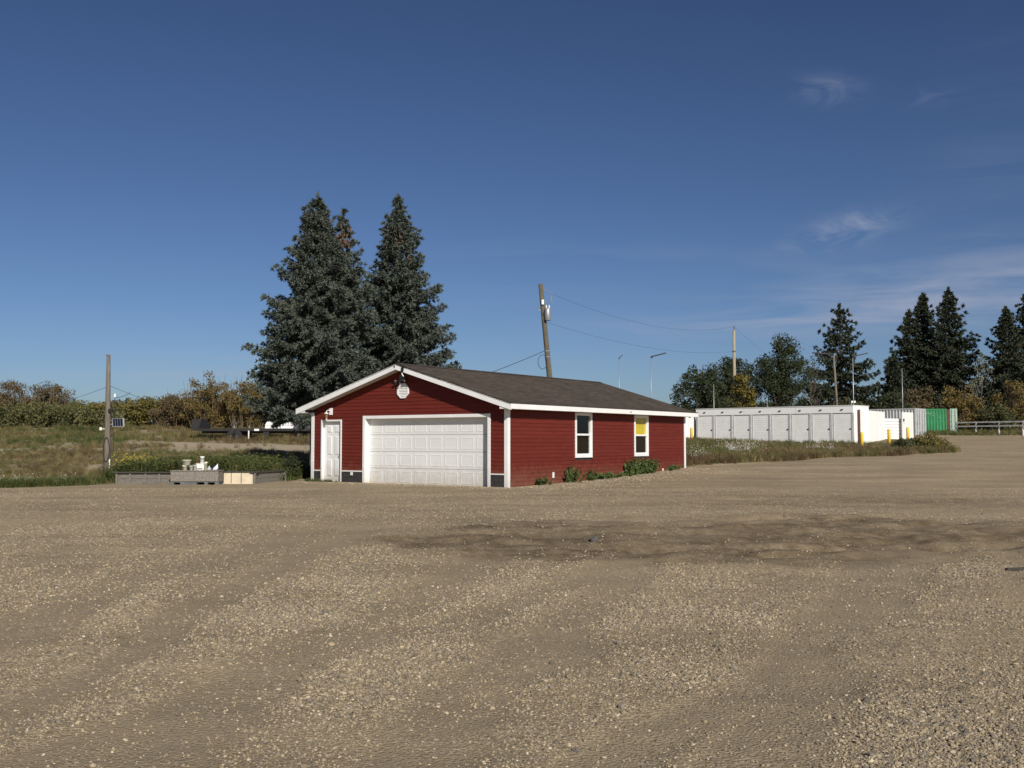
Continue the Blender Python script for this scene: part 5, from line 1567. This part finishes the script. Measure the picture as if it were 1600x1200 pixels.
# ------------------------------------------------------------------ raised bed, crate and clutter
def raised_bed():
    o = empty('raised_bed', (-12.62, 33.55, hz(-12.6, 33.5)), 0, 'weathered grey timber raised garden bed beside the garage', 'planter')
    # left run with posts and boards
    for k, (z0, z1) in enumerate(((.00, .165), (.172, .34))):
        MB().box(.0, 1.98, .0, .035, z0, z1).build('board', M['board'], o, bevel=.006)
    for xx in (.0, .43, .92, 1.36, 1.82): MB().box(xx, xx + .07, -.05, -.001, -.08, .345).build('post', M['board'], o, bevel=.006)
    MB().box(-.06, 1.98, -.09, .06, .348, .39).build('cap_board', M['boarddark'], o, bevel=.006)
    # cream panels
    for a, b in ((3.40, 3.63), (3.65, 3.95), (3.97, 4.33)):
        MB().box(a, b, .12, .16, -.02, .345).build('cream_panel', M['cream'], o, bevel=.006)
    MB().box(3.36, 4.36, .10, .118, -.04, .02).build('cream_ledge', M['cream'], o)
    # right return running back
    m = MB(); a = Vector((4.36, .14, 0)); b = Vector((4.86, 2.35, 0)); d = (b - a).normalized(); nrm = Vector((d.y, -d.x, 0))
    for z0, z1 in ((-.03, .155), (.162, .345)):
        m = MB(); p = [a, b, b - nrm * .04, a - nrm * .04]
        m.hexa([(q.x, q.y, z0) for q in p] + [(q.x, q.y, z1) for q in p]); m.build('board', M['board'], o, bevel=.006)
    m = MB(); p = [a + nrm * .05 - d * .1, b + nrm * .05, b - nrm * .10, a - nrm * .10 - d * .1]
    m.hexa([(q.x, q.y, .348) for q in p] + [(q.x, q.y, .39) for q in p]); m.build('cap_board', M['boarddark'], o)
    for t in (.0, 1.0):
        q = a.lerp(b, t) + nrm * .03; MB().box(q.x - .04, q.x + .04, q.y - .04, q.y + .04, -.08, .346).build('post', M['board'], o)
    MB().box(1.9, 4.5, .17, .30, .36, .405).build('cap_board', M['boarddark'], o)
    # soil inside
    MB().add([(.04, .05, .26), (4.3, .2, .26), (4.75, 2.3, .26), (.04, 2.3, .26)], [(0, 1, 2, 3)]).build('soil', M['dark'], o)
raised_bed()
cr = empty('pallet_crate', (-10.7, 33.0, hz(-10.7, 33.0)), R(1.0), 'grey stranded board crate on a pallet in front of the raised bed', 'crate')
for a, b in ((.0, .755), (.765, 1.49)): MB().box(a, b, .0, .03, .11, .42).build('side_panel', M['osb'], cr)
for a, b in ((.0, .03), (1.46, 1.49)): MB().box(a, b, .0305, .55, .11, .42).build('side_panel', M['osb'], cr)
MB().box(.03, 1.46, .52, .55, .11, .42).build('side_panel', M['osb'], cr)
MB().box(-.02, 1.51, -.02, .57, .424, .452).build('lid', M['osb'], cr, bevel=.005)
for a, b in ((.30, .82), (-.02, .10), (1.06, 1.16), (1.38, 1.5)): MB().box(a, b, .0, .56, -.05, .075).build('pallet_block', M['pallet'], cr)
MB().box(-.03, 1.52, .02, .57, .078, .106).build('pallet_deck', M['pallet'], cr)
CZ = hz(-10.7, 33.0) + .4525
def on_crate(name, dx, dy, label, cat, z=0): return empty(name, (-10.7 + dx, 33.0 + dy, CZ + z), 0, label, cat)
def pail(name, dx, dy, r0, r1, h, label, mt, z=0, lid=False, cat='bucket'):
    o = on_crate(name, dx, dy, label, cat, z)
    m = MB(); m.lathe([(r0, 0), (r1, h), (r1 + .008, h), (r1 + .008, h - .02), (r1 + .001, h - .02)] if False else [(r0, 0), (r1 * .98, h * .9), (r1 * 1.05, h * .9), (r1 * 1.05, h)], 18)
    m.build('body', M[mt], o, True)
    if lid: MB().lathe([(r1 * 1.07, h + .001), (r1 * 1.07, h + .02), (r1 * .9, h + .024)], 18).build('lid', M[mt], o)
    else:
        m = MB(); pts = [(r1 * 1.06 * math.cos(a), -r1 * .25, h * .9 - .06 * math.sin(a)) for a in np.linspace(0, 3.14, 9)]; m.tube(pts, .004, 4); m.build('wire_handle', M['galv'], o)
    return o
pail('plastic_bucket', .38, .22, .072, .084, .135, 'small cream bucket at the bottom left of the clutter', 'bucketcream', lid=True)
pail('plastic_tub', .43, .22, .115, .142, .165, 'wide cream tub stacked on the small bucket', 'bucketcream', z=.160)
pail('plastic_bucket', .60, .16, .055, .072, .14, 'white pail between the wide tub and the white box', 'bucket')
pail('plastic_bucket', .735, .12, .062, .072, .165, 'white pail in the middle front of the clutter', 'bucket')
bx = on_crate('plastic_box', .90, .20, 'white plastic box with dark slot on the crate', 'box')
m = MB(); m.hexa([(-.10, -.10, 0), (.10, -.10, 0), (.10, .10, 0), (-.10, .10, 0), (-.12, -.12, .19), (.12, -.12, .19), (.12, .12, .19), (-.12, .12, .19)]); m.build('body', M['bucket'], bx, bevel=.012)
MB().box(-.09, .07, -.114, -.104, .035, .06).build('slot', M['black'], bx)
MB().box(-.13, .13, -.13, .13, .192, .212).build('lid', M['bucket'], bx, bevel=.006)
pail('plastic_jar', .925, .20, .066, .066, .20, 'tall white jar topping the clutter', 'bucket', z=.213, lid=True, cat='jar')
pail('plastic_jar', 1.055, .16, .045, .048, .24, 'slim white jar at the right of the white box', 'bucketcream', lid=True, cat='jar')
rb = on_crate('rusty_bracket', .70, .36, 'rusty metal bracket standing behind the white pails', 'bracket')
m = MB(); m.tube([(-.04, 0, 0), (0, 0, .2), (.02, 0, .36)], .018, 6); m.tube([(.06, 0, 0), (.01, 0, .22)], .016, 6); m.tube([(-.06, 0, .2), (.07, 0, .22)], .016, 6); m.build('frame', M['rust'], rb)
pn = on_crate('metal_pan', .82, .44, 'dark round pan leaning among the white containers', 'pan', z=.19)
m = MB(); m.lathe([(.04, 0), (.085, .01), (.095, .04), (.09, .042), (.08, .014), (.04, .006)], 14)
v = m.v[-1].copy(); m.v[-1] = np.stack([v[:, 0], -v[:, 2], v[:, 1] + .02], -1); m.build('dish', M['bronze'], pn, True)
MB().tube([(.0, .01, -.19), (0, .01, .0)], .012, 6).build('handle', M['bronze'], pn)
def bag(name, dx, dy, sx, sy, sz, mt, label, seed, lean):
    o = on_crate(name, dx, dy, label, 'bag'); r = np.random.default_rng(seed); m = MB(); prof = []
    vs = []; fs = []; nr, nc = 7, 12
    for i in range(nr):
        t = i / (nr - 1); rad = [.85, 1.0, .95, .75, .5, .22, .12][i]
        for k in range(nc):
            a = 6.283 * k / nc; q = rad * (1 + r.normal(0, .10))
            vs.append((sx * q * math.cos(a) + lean * t, sy * q * math.sin(a), sz * t * (1 + .0 * r.normal()) + .004))
    for i in range(nr - 1):
        for k in range(nc): fs.append((i * nc + k, i * nc + (k + 1) % nc, (i + 1) * nc + (k + 1) % nc, (i + 1) * nc + k))
    fs.append(tuple(range(nc - 1, -1, -1))); fs.append(tuple(range((nr - 1) * nc, nr * nc)))
    m.add(vs, fs); m.build('sack', M[mt], o, True)
    MB().tube([(lean * .9, 0, sz * .86), (lean * .92, 0, sz * .9)], sx * .22, 8).build('tie', M[mt], o)
bag('plastic_bag', 1.17, .10, .075, .07, .14, 'bagclear', 'crumpled cloudy plastic bag beside the white box', 5, .01)
bag('plastic_bag', 1.35, .12, .085, .07, .20, 'bag', 'lavender white plastic bag at the right end of the crate', 6, .09)

# ------------------------------------------------------------------ vehicles in the field
def wheel(parent, x, y, z, r, w, hub):
    m = MB(); m.lathe([(r * .62, -w / 2), (r * .95, -w / 2), (r, -w * .3), (r, w * .3), (r * .95, w / 2), (r * .62, w / 2)], 20)
    v = m.v[-1].copy(); m.v[-1] = np.stack([v[:, 0] + x, v[:, 2] + y, v[:, 1] + z], -1); o = m.build('wheel', M['rubber'], parent, True)
    m = MB(); m.lathe([(.02, -w * .5), (r * .3, -w * .42), (r * .6, -w * .3), (r * .62, w * .3)], 16)
    v = m.v[-1].copy(); m.v[-1] = np.stack([v[:, 0] + x, v[:, 2] + y, v[:, 1] + z], -1); m.build('rim', M[hub], o, True)
fz_ = hz(-19, 75)
ft = empty('flatbed_trailer', (-22.3, 75, fz_), R(-2), 'long black flatbed trailer parked in the field by the scrub', 'trailer')
for k in range(12): MB().box(.0, 9.2, k * .2, k * .2 + .19, .80, .845).build('deck_plank', M['deckwood'], ft)
m = MB(); m.box(-.05, 9.25, -.06, -.005, .66, .85); m.box(-.05, 9.25, 2.405, 2.46, .66, .85); m.box(0, 9.2, .5, .62, .52, .795); m.box(0, 9.2, 1.8, 1.92, .52, .795); m.build('frame', M['trailersteel'], ft)
m = MB(); m.box(-.75, -.07, .4, 2.0, .72, 1.52); m.box(-.06, .0, .0, 2.4, .86, 1.25); m.build('headboard', M['trailersteel'], ft, bevel=.03)
for xx in (2.30, 2.72):
    for yy in (.0, 2.35): wheel(ft, xx, yy + .02, .33, .36, .24, 'rv')
MB().tube([(3.55, -.05, .1), (3.55, -.05, .7)], .05, 8).build('landing_leg', M['rv'], ft)
MB().box(3.95, 4.30, -.075, -.062, .68, .82).build('plate', M['rv'], ft)
for xx in (2.45, 3.55): MB().box(xx, xx + .06, -.03, .03, .86, 1.05).build('stake', M['galv'], ft)
MB().box(4.6, 5.0, -.05, .3, .25, .62).build('toolbox', M['trailersteel'], ft)

rz_ = hz(-16.5, 81)
rv = empty('travel_trailer', (-18.95, 80.5, rz_), R(3), 'white travel trailer with sloped front half hidden by the spruce', 'trailer')
m = MB(); prof = [(0, .55), (.05, .95), (.42, 1.75), (.75, 1.95), (5.3, 1.98), (5.5, 1.8), (5.5, .5), (.3, .42)]
n = len(prof); m.add([(x, 0, z) for x, z in prof] + [(x, 2.2, z) for x, z in prof],
    [tuple(range(n - 1, -1, -1))[::-1], tuple(range(n, 2 * n))[::-1]] + [(k, (k + 1) % n, n + (k + 1) % n, n + k) for k in range(n)])
m.build('body', M['rv'], rv)
for a, b in ((.55, 1.05), (1.5, 2.3), (3.0, 3.9)): 
    w_ = MB().box(a, b, -.02, -.001, 1.15, 1.62).build('window', M['solar'], rv); MB().box(a - .03, b + .03, -.012, -.0005, 1.12, 1.149).build('sill', M['alu'], rv)
MB().box(.12, 5.45, -.008, -.0005, .86, .93).build('stripe', M['steelgrey'], rv)
for yy in (.1, 2.1): wheel(rv, 3.0, yy, .33, .34, .2, 'rv')
MB().tube([(.1, 1.1, .5), (-1.0, 1.1, .42)], .05, 6).build('tow_bar', M['trailersteel'], rv)
cp = empty('canopy_tent', (-16.0, 78.6, hz(-16, 78.6)), R(8), 'white pitched canopy roof with grey awning behind the spruce trunk', 'canopy')
for xx in (0, 2.2):
    for yy in (0, 2.0): MB().tube([(xx, yy, -.1), (xx, yy, 1.95)], .025, 6).build('pole', M['galv'], cp)
m = MB(); m.add([(-.1, -.1, 1.93), (2.3, -.1, 1.93), (2.3, 2.1, 1.93), (-.1, 2.1, 1.93), (1.1, 1.0, 2.55), (-.1, -.1, 1.75), (2.3, -.1, 1.75), (2.3, 2.1, 1.75), (-.1, 2.1, 1.75)],
    [(0, 1, 4), (1, 2, 4), (2, 3, 4), (3, 0, 4), (5, 6, 1, 0), (6, 7, 2, 1), (7, 8, 3, 2), (8, 5, 0, 3)]); m.build('roof', M['rv'], cp)
m = MB(); m.add([(-.3, -.3, 1.35), (1.2, -.3, 1.35), (1.0, .0, 1.72), (.1, .0, 1.72)], [(0, 1, 2, 3)]); m.build('awning', M['canvas'], cp)

# ------------------------------------------------------------------ debris on the yard
o = empty('wood_scrap', (6.22, 13.0, hz(6.22, 13)), R(3), 'dark length of timber lying on the gravel at the right edge', 'timber')
MB().hexa([(-.16, -.03, .0), (.55, -.04, .0), (.55, .04, .0), (-.16, .03, .0), (-.15, -.03, .035), (.55, -.04, .05), (.55, .04, .05), (-.15, .03, .035)]).build('timber', M['boarddark'], o, bevel=.006)
o = empty('scrap_lump', (1.26, 16.2, hz(1.26, 16.2)), R(20), 'small black scrap lying in the dark churned dirt', 'scrap')
m = MB(); m.hexa([(-.06, -.03, 0), (.06, -.04, 0), (.05, .04, 0), (-.05, .03, 0), (-.07, -.02, .05), (.03, -.02, .07), (.04, .02, .03), (-.04, .02, .06)]); m.build('lump', M['black'], o)
o = empty('scrap_lump', (3.3, 14.6, hz(3.3, 14.6)), R(70), 'smaller dark clod at the lower edge of the churned dirt', 'clod')
m = MB(); m.hexa([(-.05, -.03, 0), (.05, -.03, 0), (.04, .03, 0), (-.05, .03, 0), (-.03, -.02, .04), (.03, -.02, .05), (.02, .02, .04), (-.03, .02, .03)]); m.build('clod', M['boarddark'], o)
